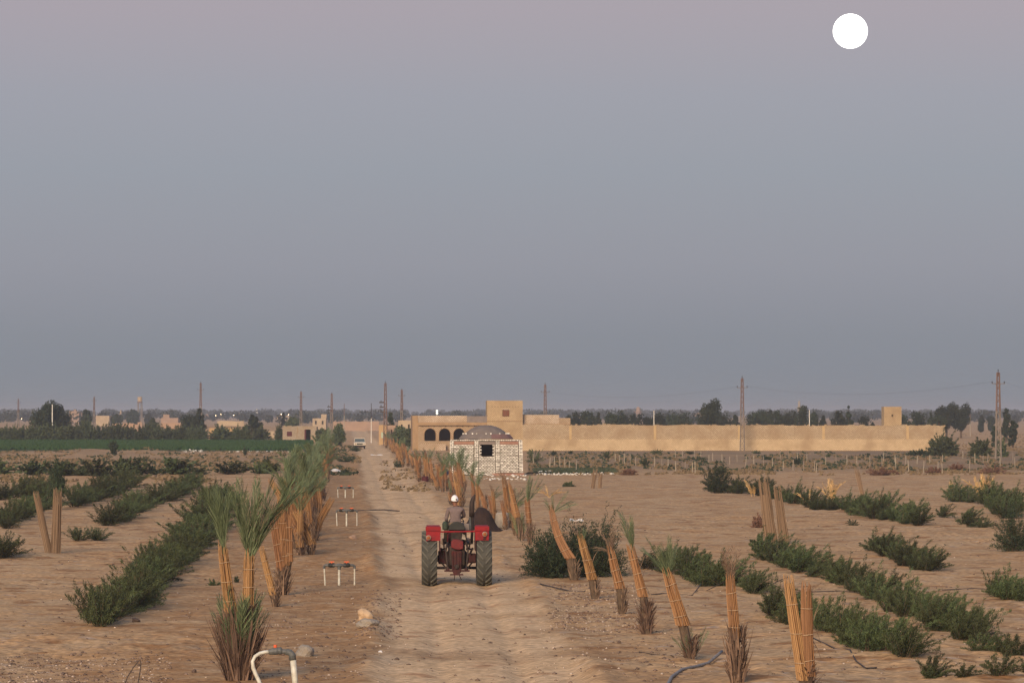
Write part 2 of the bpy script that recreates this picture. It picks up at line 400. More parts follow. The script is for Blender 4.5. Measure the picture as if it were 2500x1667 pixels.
# ------------------------------------------------------------------ ground (one sheet out to the horizon)
def make_ground():
    rows = [3, 12, 25, 40, 52, 58, 60.5] + list(41700.0 / (np.arange(1686, 1037, -1.05) - 1005)) + list(np.geomspace(1340, 7600, 34))
    rows = np.array(sorted(rows))
    fine = np.linspace(-9.2, 9.2, 690)
    coarse = np.concatenate([np.linspace(-180, -12, 40), [-10.5]])
    az = np.concatenate([coarse, fine, -coarse[::-1][:-1]])
    az = R(1) * az
    rr, aa = np.meshgrid(rows, az, indexing='ij')
    x = rr * np.sin(aa); y = rr * np.cos(aa)
    x = np.where(np.abs(aa) < 0.3, rr * np.tan(aa), x); y = np.where(np.abs(aa) < 0.3, rr, y)
    z = hgt(x, y)
    z = np.where((np.abs(aa) > R(9.3)) | (rr < 55), z * 0.2 - 0.02, z)
    n, m = x.shape
    V = np.stack([x, y, z], -1).reshape(-1, 3)
    i, j = np.meshgrid(np.arange(n - 1), np.arange(m), indexing='ij')
    j2 = (j + 1) % m
    Fq = np.stack([i * m + j, i * m + j2, (i + 1) * m + j2, (i + 1) * m + j], -1).reshape(-1, 4)
    Fq = Fq[:, ::-1]
    me = npmesh('ground', V, Fq, smooth=True)
    xs, ys = V[:, 0], V[:, 1]
    d = np.abs(xs - roadx(ys) + 0.35 * vnoise(ys / 9, xs * 0 + 3.3, 1))
    road = 1 - sstep(1.5, 2.05, d + 0.6 * fbm(xs / 1.5, ys / 3, 2))
    road = road * (ys > 40)
    px = 1250 + F * xs / np.maximum(ys, 1)
    py = 1005 + 41700 / np.maximum(ys, 1)
    nz = fbm(xs / 6, ys / 14, 1)
    # scrubby ground (dry weeds and litter): left beyond 210 m, the fenced plot on the right
    g = sstep(1158, 1140, py + 14 * nz) * (px > 1290) * sstep(1090, 1104, py) * 0.75
    g = np.maximum(g, sstep(1150, 1120, py + 12 * nz) * (px < 850) * 0.35 * sstep(1090, 1100, py))
    green = sstep(1103, 1098, py + 3 * nz) * sstep(1073, 1077, py) * (px < 760)
    sd = xs - roadx(ys)
    verge = sstep(-8, -6, sd) * (1 - sstep(-1.6, -1.0, sd)) * (ys < 420) * (ys > 40)
    for nm, arr in (('verge', verge), ('road', road), ('scrub', np.clip(g + 0.5 * nz * (g > 0), 0, 1)), ('green', green)):
        at = me.attributes.new(nm, 'FLOAT', 'POINT'); at.data.foreach_set('value', arr.astype(np.float32))
    m_ = bpy.data.materials.new('sandy_soil'); m_.use_nodes = True
    N = m_.node_tree.nodes; L = m_.node_tree.links; b = N['Principled BSDF']
    b.inputs['Roughness'].default_value = 0.96; b.inputs['Specular IOR Level'].default_value = 0.1
    t = N.new('ShaderNodeTexCoord')
    def noise(sc, det=5, vec=None):
        q = N.new('ShaderNodeTexNoise'); q.inputs['Scale'].default_value = sc; q.inputs['Detail'].default_value = det
        L.new(vec or t.outputs['Object'], q.inputs['Vector']); return q.outputs[0]
    def mapr(v, a, c, lo=0.0, hi=1.0):
        q = N.new('ShaderNodeMapRange'); q.inputs[1].default_value = a; q.inputs[2].default_value = c
        q.inputs[3].default_value = lo; q.inputs[4].default_value = hi; L.new(v, q.inputs[0]); return q.outputs[0]
    def mix(fac, a, c):
        q = N.new('ShaderNodeMix'); q.data_type = 'RGBA'
        for sock, val in ((q.inputs[6], a), (q.inputs[7], c)):
            if isinstance(val, tuple): sock.default_value = (*val, 1)
            else: L.new(val, sock)
        L.new(fac, q.inputs[0]); return q.outputs[2]
    def attr(nm):
        q = N.new('ShaderNodeAttribute'); q.attribute_name = nm; return q.outputs['Fac']
    def mul(a, c):
        q = N.new('ShaderNodeMath'); q.operation = 'MULTIPLY'; L.new(a, q.inputs[0])
        if isinstance(c, float): q.inputs[1].default_value = c
        else: L.new(c, q.inputs[1])
        return q.outputs[0]
    sand = mix(mapr(noise(0.35, 6), 0.38, 0.64), (0.445, 0.296, 0.160), (0.44, 0.262, 0.124))
    sand = mix(mapr(noise(0.9, 8), 0.53, 0.64), sand, (0.275, 0.142, 0.060))
    sand = mix(mapr(noise(2.2, 5), 0.58, 0.70), sand, (0.39, 0.285, 0.20))
    rd = mix(mapr(noise(0.5, 6), 0.38, 0.66), (0.60, 0.412, 0.235), (0.53, 0.352, 0.188))
    rd = mix(mapr(noise(0.8, 3), 0.58, 0.68), rd, (0.41, 0.235, 0.12))
    sand = mix(mul(attr('verge'), mapr(noise(1.4, 6), 0.36, 0.60)), sand, (0.33, 0.180, 0.078))
    c = mix(attr('road'), sand, rd)
    c = mix(mapr(noise(0.22, 7), 0.53, 0.66, 0, .6), c, (0.315, 0.185, 0.09))
    c = mix(attr('scrub'), c, mix(mapr(noise(0.25, 8), 0.4, 0.6), (0.25, 0.165, 0.10), (0.20, 0.145, 0.08)))
    c = mix(mul(attr('green'), mapr(noise(0.2, 5), 0.3, 0.4)), c, (0.022, 0.046, 0.014))
    sp = N.new('ShaderNodeHueSaturation'); L.new(c, sp.inputs['Color'])
    L.new(mapr(noise(7.0, 6), 0.33, 0.67, 0.66, 1.28), sp.inputs['Value'])
    L.new(sp.outputs[0], b.inputs['Base Color'])
    bn = N.new('ShaderNodeBump'); bn.inputs['Distance'].default_value = 0.03; bn.inputs['Strength'].default_value = 0.8
    L.new(noise(5.0, 6), bn.inputs['Height']); L.new(bn.outputs[0], b.inputs['Normal'])
    o = link('ground', me, m_)
    tag(o, 'flat sandy desert farmland with a pale wheel-rutted dirt track', kind='structure')
make_ground()

# ------------------------------------------------------------------ haze
hb = MB(); hb.box(-9000, 9000, -60, 9000, -2.2, 14.0)
hm = bpy.data.materials.new('dusty_air'); hm.use_nodes = True
hn = hm.node_tree.nodes; hn.remove(hn['Principled BSDF'])
pv = hn.new('ShaderNodeVolumePrincipled')
pv.inputs['Color'].default_value = (0.80, 0.86, 0.92, 1)
pv.inputs['Density'].default_value = 0.00026
pv.inputs['Anisotropy'].default_value = 0.55
hm.node_tree.links.new(pv.outputs[0], hn['Material Output'].inputs['Volume'])
tag(hb.build('haze', hm), 'thin dusty evening haze over the plain', kind='stuff')

# ------------------------------------------------------------------ moon
mo = MB()
mc = P(2076, 77, 60000)
mrad = 42.5 / F * 60000
mo.lathe([(-mrad * math.cos(math.pi * k / 32), max(mrad * math.sin(math.pi * k / 32), 1)) for k in range(33)], 64)
tag(mo.build('moon', emis('moon_light', (1.0, 0.985, 0.93), 1.4), None, mc, smooth=True), 'round bright full moon high in the dusk sky at the right', 'moon')

# ------------------------------------------------------------------ foliage generators
def diamonds(C, A, S, ln, wd):
    """leaf-shaped quads: centre C, axis A, side S"""
    n = len(C)
    ln = np.broadcast_to(ln, n)[:, None]; wd = np.broadcast_to(wd, n)[:, None]
    V = np.stack([C - A * ln * 0.5, C + S * wd * 0.5, C + A * ln * 0.5, C - S * wd * 0.5], 1).reshape(-1, 3)
    return V, np.arange(4 * n).reshape(n, 4)
def unit(v):
    return v / np.maximum(np.linalg.norm(v, axis=-1, keepdims=True), 1e-6)
def shrub_mesh(seed, H=0.85, Rr=0.6, ns=30, nl=84, leaf=0.105, wl_=0.014, wind=0.35, upright=0.6, full=0.0):
    g = np.random.default_rng(seed)
    C = []; A = []; T = []
    st = MB()
    for s in range(ns):
        th = g.random() * 2 * math.pi; rad = g.random() ** 0.6
        base = np.array([math.cos(th), math.sin(th), 0]) * 0.16 * Rr * rad
        tip = np.array([math.cos(th) * Rr * rad * (0.65 + 0.5 * g.random()) + wind * H * g.random(), math.sin(th) * Rr * rad, H * (0.55 + 0.5 * g.random()) * (1.0 - 0.45 * rad ** 2 * (1 - upright * 0.5))])
        if g.random() < full:
            ph = math.asin(g.uniform(0.03, 1.0)); q = g.uniform(0.8, 1.1)
            tip = np.array([math.cos(th) * Rr * math.cos(ph) * q, math.sin(th) * Rr * math.cos(ph) * q, H * math.sin(ph) * q])
        elif g.random() < 0.25: tip[2] *= 0.4
        mid = (base + tip) / 2 + np.array([0, 0, 0.12 * H])
        t = np.linspace(0, 1, 6)[:, None]
        if s % 5 == 0: tip = base + (tip - base) * g.uniform(1.1, 1.4)
        pts = (1 - t) ** 2 * base + 2 * t * (1 - t) * mid + t ** 2 * tip
        if s % 2 == 0: st.tube([Vector(p) for p in pts[:5]], [0.009, 0.008, 0.007, 0.005, 0.003], 3, False)
        tt = g.random(nl) ** 0.75
        tt = 0.10 + 0.92 * tt
        p = (1 - tt[:, None]) ** 2 * base + 2 * tt[:, None] * (1 - tt[:, None]) * mid + tt[:, None] ** 2 * tip
        p = p + g.normal(0, 0.042 * H, (nl, 3)) * (1.2 - 0.75 * tt[:, None])
        dirv = unit(tip - base) * 0.8 + g.normal(0, 0.55, (nl, 3)) + np.array([wind * 0.6, 0, 0.15])
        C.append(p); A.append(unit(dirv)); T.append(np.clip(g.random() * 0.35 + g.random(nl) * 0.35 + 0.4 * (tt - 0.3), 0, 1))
    C = np.concatenate(C); A = np.concatenate(A); T = np.concatenate(T)
    C[:, 2] = np.maximum(C[:, 2], 0.02)
    S = unit(np.cross(A, g.normal(0, 1, A.shape)))
    V, Fa = diamonds(C, A, S, leaf * (0.7 + 0.6 * g.random(len(C))), wl_)
    return npmesh('foliage', V, Fa, np.repeat(T, 4)), st.mesh('stems')
def bush_proto(name, seed, leafmat, **k):
    e = empty(name, (0, 0, 0))
    fm, sm = shrub_mesh(seed, **k)
    link('foliage', fm, leafmat, e); link('stems', sm, BARK, e)
    return e
class Proto:
    """first use moves the prototype itself, later uses copy it"""
    def __init__(s, e): s.e = e; s.used = False
    def put(s, loc, rz, sc, label, cat, group):
        o = s.e if not s.used else copy_tree(s.e)
        s.used = True
        o.location = loc; o.rotation_euler = (0, 0, rz)
        o.scale = sc if isinstance(sc, (tuple, list)) else (sc, sc, sc)
        if 'group' in o: del o['group']
        return tag(o, label, cat, group)
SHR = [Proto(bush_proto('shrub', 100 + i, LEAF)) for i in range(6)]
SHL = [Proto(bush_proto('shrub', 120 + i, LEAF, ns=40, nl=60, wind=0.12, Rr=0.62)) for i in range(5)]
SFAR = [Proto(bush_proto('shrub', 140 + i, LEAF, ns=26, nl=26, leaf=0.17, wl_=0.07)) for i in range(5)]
ORD = ('nearest', 'second', 'third', 'fourth', 'fifth', 'sixth', 'seventh', 'eighth', 'ninth', 'tenth', 'eleventh', 'twelfth', 'thirteenth', 'fourteenth', 'fifteenth', 'sixteenth', 'seventeenth', 'eighteenth', 'nineteenth', 'twentieth')
def row(pts, step, H, label, group, protos, jit=0.12, gap=0.0, wscale=1.0, end='near', ordn=True):
    """label: what follows 'the nth shrub from the near/left end of'"""
    W = [G(*p) for p in pts]; made = []
    step0 = step * 1.3; wscale = wscale * 1.0
    for i in range(len(W) - 1):
        a, b = W[i], W[i + 1]
        L_ = (b - a).length
        ym = (a.y + b.y) / 2; far = min(2.4, 1 + max(0, ym - 85) / 75)
        step = step0 * far; wsc = wscale * (0.6 + 0.4 * far)
        n = max(1, int(round(L_ / step)))
        for k in range(n + (1 if i == len(W) - 2 else 0)):
            if random.random() < gap + (0.07 if far < 1.8 else 0): continue
            t = (k + random.uniform(-0.25, 0.25)) / n
            p = a.lerp(b, min(max(t, 0), 1))
            p = on(p.x + random.gauss(0, jit), p.y + random.gauss(0, jit), -0.03)
            s = H / 0.85 * random.choice((0.62, 0.8, 0.95, 1.0, 1.12, 1.2))
            pr = random.choice(protos)
            made.append(pr.put(p, random.uniform(-0.6, 0.6), (s ** .6 * wsc * random.uniform(0.8, 1.05), s ** .6 * wsc * min(far, 1.6), s * (.80 if far < 1.8 else 1.12)), 'x', 'shrub', group))
    if end == 'near': made.sort(key=lambda o: o.location.y)
    else: made.sort(key=lambda o: o.location.x)
    for i, o in enumerate(made):
        if ordn and i < 20: w = ORD[i] if (i or end == 'near') else 'first'; o['label'] = w + ' green shrub from the ' + end + ' end of ' + label
        else:
            q = 'middle' if i < 20 + (len(made) - 20) / 2 else 'farthest'
            o['label'] = 'green shrub in the ' + q + ' stretch of ' + label.replace('just ', ''); o['group'] = group + ', ' + q + ' stretch'
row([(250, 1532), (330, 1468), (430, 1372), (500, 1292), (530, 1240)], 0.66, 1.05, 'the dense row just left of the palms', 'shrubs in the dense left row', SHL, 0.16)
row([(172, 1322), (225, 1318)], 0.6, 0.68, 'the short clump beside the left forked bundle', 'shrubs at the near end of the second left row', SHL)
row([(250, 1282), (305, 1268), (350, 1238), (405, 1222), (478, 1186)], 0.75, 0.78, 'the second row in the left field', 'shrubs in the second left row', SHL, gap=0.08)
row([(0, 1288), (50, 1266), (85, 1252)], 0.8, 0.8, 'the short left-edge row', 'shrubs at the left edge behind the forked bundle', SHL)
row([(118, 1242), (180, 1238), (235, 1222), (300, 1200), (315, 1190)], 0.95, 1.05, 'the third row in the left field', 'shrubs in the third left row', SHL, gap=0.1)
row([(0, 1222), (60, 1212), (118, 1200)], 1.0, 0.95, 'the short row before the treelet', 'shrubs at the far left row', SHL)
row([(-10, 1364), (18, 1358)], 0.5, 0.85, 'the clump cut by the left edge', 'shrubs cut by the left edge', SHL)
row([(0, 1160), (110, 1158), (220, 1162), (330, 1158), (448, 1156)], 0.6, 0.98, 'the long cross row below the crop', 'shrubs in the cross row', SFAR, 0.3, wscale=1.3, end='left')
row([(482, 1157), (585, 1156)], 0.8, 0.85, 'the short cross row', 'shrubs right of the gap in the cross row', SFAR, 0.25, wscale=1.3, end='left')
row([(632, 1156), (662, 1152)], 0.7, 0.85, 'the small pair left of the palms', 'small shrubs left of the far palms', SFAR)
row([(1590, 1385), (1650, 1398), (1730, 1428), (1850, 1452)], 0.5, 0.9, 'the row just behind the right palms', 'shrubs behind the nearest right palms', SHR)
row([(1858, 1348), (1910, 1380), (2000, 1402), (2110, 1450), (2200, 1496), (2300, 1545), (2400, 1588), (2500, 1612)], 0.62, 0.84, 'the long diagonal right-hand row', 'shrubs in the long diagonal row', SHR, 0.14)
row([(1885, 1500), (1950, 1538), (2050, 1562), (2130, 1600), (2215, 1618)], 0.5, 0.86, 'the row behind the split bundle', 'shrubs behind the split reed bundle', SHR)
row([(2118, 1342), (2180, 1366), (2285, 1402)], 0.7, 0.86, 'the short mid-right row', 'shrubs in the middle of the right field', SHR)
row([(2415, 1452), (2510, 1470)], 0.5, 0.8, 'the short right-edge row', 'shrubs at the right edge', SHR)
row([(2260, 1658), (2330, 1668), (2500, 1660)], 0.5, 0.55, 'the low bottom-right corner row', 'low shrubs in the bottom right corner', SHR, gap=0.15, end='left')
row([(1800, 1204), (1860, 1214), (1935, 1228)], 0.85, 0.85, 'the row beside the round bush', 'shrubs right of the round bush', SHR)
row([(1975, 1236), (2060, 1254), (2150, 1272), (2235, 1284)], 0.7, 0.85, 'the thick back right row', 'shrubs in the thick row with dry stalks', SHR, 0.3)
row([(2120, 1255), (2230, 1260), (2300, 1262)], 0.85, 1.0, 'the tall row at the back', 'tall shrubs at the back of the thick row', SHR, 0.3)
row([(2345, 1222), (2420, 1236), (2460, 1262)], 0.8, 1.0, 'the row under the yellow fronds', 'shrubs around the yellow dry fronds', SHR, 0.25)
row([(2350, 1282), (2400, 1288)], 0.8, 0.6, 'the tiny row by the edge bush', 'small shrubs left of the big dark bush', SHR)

# single bushes
def big_bush(name, seed, lm, px, py, wpx, toppx, label, cat='bush', group=None, **k):
    g = G(px, py)
    H = (py - toppx) * g.y / F; W = wpx * g.y / F / 2
    args = dict(full=0.0 if wpx < 30 else 0.85, H=H, Rr=W, ns=90, nl=70, leaf=0.075, wl_=0.02, wind=0.0, upright=0.8); args.update(k)
    e = bush_proto(name, seed, lm, **args)
    e.location = g - Vector((0, 0, 0.03))
    return tag(e, label, cat, group)
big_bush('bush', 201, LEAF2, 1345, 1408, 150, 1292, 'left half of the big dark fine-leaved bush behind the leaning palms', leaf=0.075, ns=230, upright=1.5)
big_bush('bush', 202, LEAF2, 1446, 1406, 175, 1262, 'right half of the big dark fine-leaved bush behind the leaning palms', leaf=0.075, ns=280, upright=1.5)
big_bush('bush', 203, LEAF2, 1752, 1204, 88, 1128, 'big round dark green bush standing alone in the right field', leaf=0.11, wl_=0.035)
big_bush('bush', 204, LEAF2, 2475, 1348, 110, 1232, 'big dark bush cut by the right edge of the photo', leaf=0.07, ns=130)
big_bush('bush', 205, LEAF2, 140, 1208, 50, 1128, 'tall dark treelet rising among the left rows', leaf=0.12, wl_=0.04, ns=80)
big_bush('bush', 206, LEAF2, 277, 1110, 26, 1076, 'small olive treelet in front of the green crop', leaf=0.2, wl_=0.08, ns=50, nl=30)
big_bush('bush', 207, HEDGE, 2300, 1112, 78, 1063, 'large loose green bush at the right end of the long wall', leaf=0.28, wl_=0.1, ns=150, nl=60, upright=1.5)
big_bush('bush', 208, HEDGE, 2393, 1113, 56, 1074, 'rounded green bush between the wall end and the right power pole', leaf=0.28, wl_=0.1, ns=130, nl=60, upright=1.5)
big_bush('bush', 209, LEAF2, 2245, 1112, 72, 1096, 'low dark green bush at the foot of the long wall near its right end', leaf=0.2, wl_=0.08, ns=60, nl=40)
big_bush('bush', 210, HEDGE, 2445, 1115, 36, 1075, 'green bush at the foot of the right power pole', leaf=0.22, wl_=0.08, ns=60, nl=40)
MIDB = [(1305, 1128, 46, 1090, 'green bush right beside the domed hut'), (1352, 1112, 16, 1101, 'tiny green bush between the hut and the long wall'),
        (1393, 1108, 14, 1100, 'second tiny green bush along the foot of the long wall'), (1603, 1108, 34, 1097, 'low green bush under the middle of the long wall'),
        (1683, 1109, 28, 1101, 'low olive bush left of the middle power pole'), (1575, 1138, 28, 1118, 'round green bush among the fence posts below the wall'),
        (1848, 1107, 26, 1099, 'low green bush right of the middle power pole'), (1872, 1122, 30, 1111, 'dark green bush behind two fence posts'),
        (1946, 1133, 26, 1112, 'dark rounded bush in the fenced plot'), (1482, 1118, 26, 1100, 'bush with upright twigs in front of the wall'),
        (2158, 1122, 44, 1108, 'flat green bush below the small watchtower'), (1700, 1122, 60, 1115, 'flat dark weed patch in the fenced plot'),
        (2022, 1116, 12, 1108, 'tiny bush right of centre at the wall foot'), (2120, 1112, 12, 1105, 'tiny bush below the watchtower'), (2082, 1283, 36, 1266, 'low round green weed alone on the sand'),
        (1390, 1188, 34, 1176, 'low dark weed behind the two-headed palm'), (845, 1128, 44, 1112, 'green weed clump on the left verge of the far track'),
        (868, 1102, 30, 1092, 'small green clump in front of the parked truck'), (858, 1094, 26, 1086, 'dark clump left of the parked truck'),
        (845, 1158, 20, 1146, 'small green weed beside the white sheet'), (975, 1140, 28, 1124, 'green weed on the right verge of the far track'),
        (523, 1424, 38, 1408, 'low grey-green weed left of the big palm pair'), (578, 1416, 12, 1396, 'small green weed between the palms'),
        (598, 1112, 12, 1092, 'upright green weed in the left scrub'), (350, 1128, 38, 1112, 'low olive clump in the left scrub'),
        (420, 1150, 50, 1142, 'flat green patch below the cross row')]
for i, (px, py, w, tp, lab) in enumerate(MIDB):
    far = py < 1200
    big_bush('weed' if w < 20 else 'bush', 230 + i, LEAF2 if i % 3 else HEDGE, px, py, w, tp, lab, 'weed' if w < 20 else 'bush',
             ns=34, nl=26, leaf=0.16 if far else 0.05, wl_=0.06 if far else 0.018)
for i, (px, py, w, tp, lab) in enumerate([(1536, 1160, 42, 1143, 'red-brown dry bush left of the big round bush'), (2145, 1160, 66, 1138, 'wide red-brown dry bush below the watchtower'),
        (2282, 1156, 44, 1140, 'red-brown dry bush between two fence posts'), (2335, 1146, 46, 1130, 'rust-red dry bush beside the big dry one'),
        (2426, 1158, 80, 1136, 'largest red-brown dry bush, left of the right power pole foot'), (2180, 1158, 30, 1145, 'small dry bush adjoining the wide one'),
        (2368, 1218, 20, 1205, 'little brown dry tuft left of the yellow dry fronds'), (1852, 1288, 34, 1258, 'brown dry weed beside the pale forked bundle')]):
    big_bush('dry_bush', 270 + i, REDDRY, px, py, w, tp, lab, 'dry bush', ns=50, nl=34, leaf=0.2, wl_=0.035)

# ------------------------------------------------------------------ palms wrapped in reeds
def curve(pts, n):
    pts = [np.array(p, float) for p in pts]
    if len(pts) == 2: return [pts[0] + (pts[1] - pts[0]) * t for t in np.linspace(0, 1, n)]
    t = np.linspace(0, 1, n)[:, None]
    if len(pts) == 3:
        a, b, c = pts; b2 = 2 * b - 0.5 * (a + c)
        return list((1 - t) ** 2 * a + 2 * t * (1 - t) * b2 + t ** 2 * c)
    k = np.linspace(0, 1, len(pts)); P_ = np.stack(pts)
    return [np.array([np.interp(s, k, P_[:, j]) for j in range(3)]) for s in np.linspace(0, 1, n)]
def reeds(path, r0, r1, n, rr, seed, sides=3, ragged=0.055):
    """bundle of reeds following a path"""
    g = random.Random(seed)
    mb = MB()
    pts = curve(path, 6)
    core = MB()
    core.tube([Vector(p) for p in pts[:-1]], [(r0 + (r1 - r0) * i / 5) * 0.86 for i in range(5)], 8)
    for i in range(n):
        a = 2 * math.pi * i / n + g.uniform(-0.1, 0.1); f = g.uniform(0.84, 1.12); tw = g.uniform(-0.3, 0.3)
        mb.tone = g.random()
        q = []
        for k in range(6):
            r = (r0 + (r1 - r0) * k / 5) * f
            r *= 1 + 0.06 * math.sin(k * 1.7 + i)
            aa = a + tw * k / 5
            q.append(Vector(pts[k]) + Vector((math.cos(aa) * r, math.sin(aa) * r, 0)))
        d = (q[-1] - q[-2]).normalized()
        q[-1] = q[-1] + d * g.uniform(-ragged, ragged * 2.5)
        mb.tube(q, [rr, rr, rr * 0.95, rr * 0.9, rr * 0.85, rr * 0.5], sides, False)
    return mb, core, pts
def ring(p, r, th, d):
    mb = MB(); d = Vector(d).normalized(); a = d.orthogonal().normalized(); b = d.cross(a)
    mb.tube([Vector(p) + (a * math.cos(2 * math.pi * k / 14) + b * math.sin(2 * math.pi * k / 14)) * r for k in range(15)], th, 4, False)
    return mb
def frond_mesh(seed, L_=1.0, n=24, ll=0.27, lw=0.014, droop=0.25, spread=0.34):
    """pinnate frond growing along +Z, bending towards +X"""
    g = np.random.default_rng(seed)
    C = []; A = []; T = []; W = []; LL = []
    mb = MB()
    rp = []
    for t in np.linspace(0, 1, 9):
        rp.append(np.array([droop * L_ * t ** 2, 0.0, L_ * (t - 0.25 * droop * t ** 2)]))
    rach = MB(); rach.tone = 1.0; rach.tube([Vector(p) for p in rp], [0.012, 0.011, 0.010, 0.009, 0.008, 0.006, 0.005, 0.004, 0.003], 4, False)
    for t in np.linspace(0.14, 1.0, n):
        p = np.array([droop * L_ * t ** 2, 0, L_ * (t - 0.25 * droop * t ** 2)])
        tan = unit(np.array([2 * droop * L_ * t, 0, L_ * (1 - 0.5 * droop * t)]))
        for sgn in (-1, 1):
            l = ll * (0.55 + 0.6 * math.sin(math.pi * min(t * 0.9 + 0.1, 1))) * g.uniform(0.8, 1.15)
            side = np.array([g.uniform(-0.5, 0.5), sgn, 0.0])
            d = unit(tan * (1.0 - spread * 0.5) + side * spread + g.normal(0, 0.08, 3))
            C.append(p + d * l * 0.5); A.append(d); T.append(g.random()); W.append(lw); LL.append(l)
    C = np.array(C); A = np.array(A)
    S = unit(np.cross(A, g.normal(0, 1, A.shape) + np.array([1.5, 0, 0])))
    V, Fa = diamonds(C, A, S, np.array(LL), np.array(W))
    n0 = len(V)
    rv = np.array([tuple(v) for v in rach.v]); rf = np.array([f for f in rach.f])
    V = np.concatenate([V, rv]); Fa = np.concatenate([Fa, rf + n0]); T = np.concatenate([np.repeat(T, 4), np.ones(len(rv))])
    return npmesh('frond', V, Fa, T)
FR = [frond_mesh(300 + i, droop=d) for i, d in enumerate((0.03, 0.08, 0.15, 0.22, 0.32, 0.05))]
FRD = []
for i in range(3):
    me = frond_mesh(320 + i, droop=(0.05, 0.3, 0.6)[i], n=20, ll=0.2, lw=0.016, spread=0.4); me.materials.append(DRYF); FRD.append(me)
for me in FR: me.materials.append(FROND)
FRS = []
for i in range(2):
    me = frond_mesh(330 + i, droop=(0.2, 0.6)[i], n=18, ll=0.2, lw=0.03, spread=0.45); me.materials.append(STRAW); FRS.append(me)
def put_frond(me, parent, base, tip, name='frond', wide=1.0, droopdir=None):
    """frond from base towards tip in the parent's space"""
    base = Vector(base); tip = Vector(tip); d = tip - base
    o = bpy.data.objects.new(name, me); COL.objects.link(o); o.parent = parent
    z = d.normalized()
    x = Vector(droopdir) if droopdir else Vector((d.x + 0.001, d.y + random.uniform(-0.3, 0.3), 0.0))
    x = (x - z * x.dot(z))
    if x.length < 1e-4: x = z.orthogonal()
    x.normalize(); y = z.cross(x)
    s = d.length
    M = Matrix((x * s * wide, y * s * wide, z * s)).transposed().to_4x4()
    M.translation = base
    o.matrix_basis = M
    return o
def skirt_mesh(seed, n, H, r0, r1, w=0.022, up=1.0, long=0.25):
    """ragged dry frond bases standing up and out round a trunk foot"""
    g = np.random.default_rng(seed)
    V = []; Fa = []; T = []
    for i in range(n):
        th = g.random() * 2 * math.pi; h = H * g.uniform(0.35, 1.0); out_ = g.uniform(0.3, 1.0)
        b = np.array([math.cos(th), math.sin(th), 0.0]) * r0 * g.random()
        if g.random() > long:
            b = b / max(np.linalg.norm(b[:2]) / (r0 * 0.8), 0.4); b[2] = H * 0.82 * g.random() ** 1.1; h = H * g.uniform(0.14, 0.34); out_ *= 0.62
        tip = b + np.array([math.cos(th) * r1 * out_, math.sin(th) * r1 * out_, h * up])
        mid = (b + tip) / 2 + np.array([-math.cos(th), -math.sin(th), 0.0]) * r1 * 0.15
        side = unit(np.array([-math.sin(th), math.cos(th), 0]) + g.normal(0, 0.6, 3))
        ww = w * g.uniform(0.5, 1.3)
        tn = g.random()
        k0 = len(V)
        for t, f in ((0, 1.0), (0.5, 0.8), (1.0, 0.15)):
            p = (1 - t) ** 2 * b + 2 * t * (1 - t) * mid + t * t * tip
            V += [p - side * ww * f, p + side * ww * f]; T += [tn, tn]
        Fa += [(k0, k0 + 1, k0 + 3, k0 + 2), (k0 + 2, k0 + 3, k0 + 5, k0 + 4)]
    return npmesh('dry_fronds', np.array(V), np.array(Fa), np.array(T))

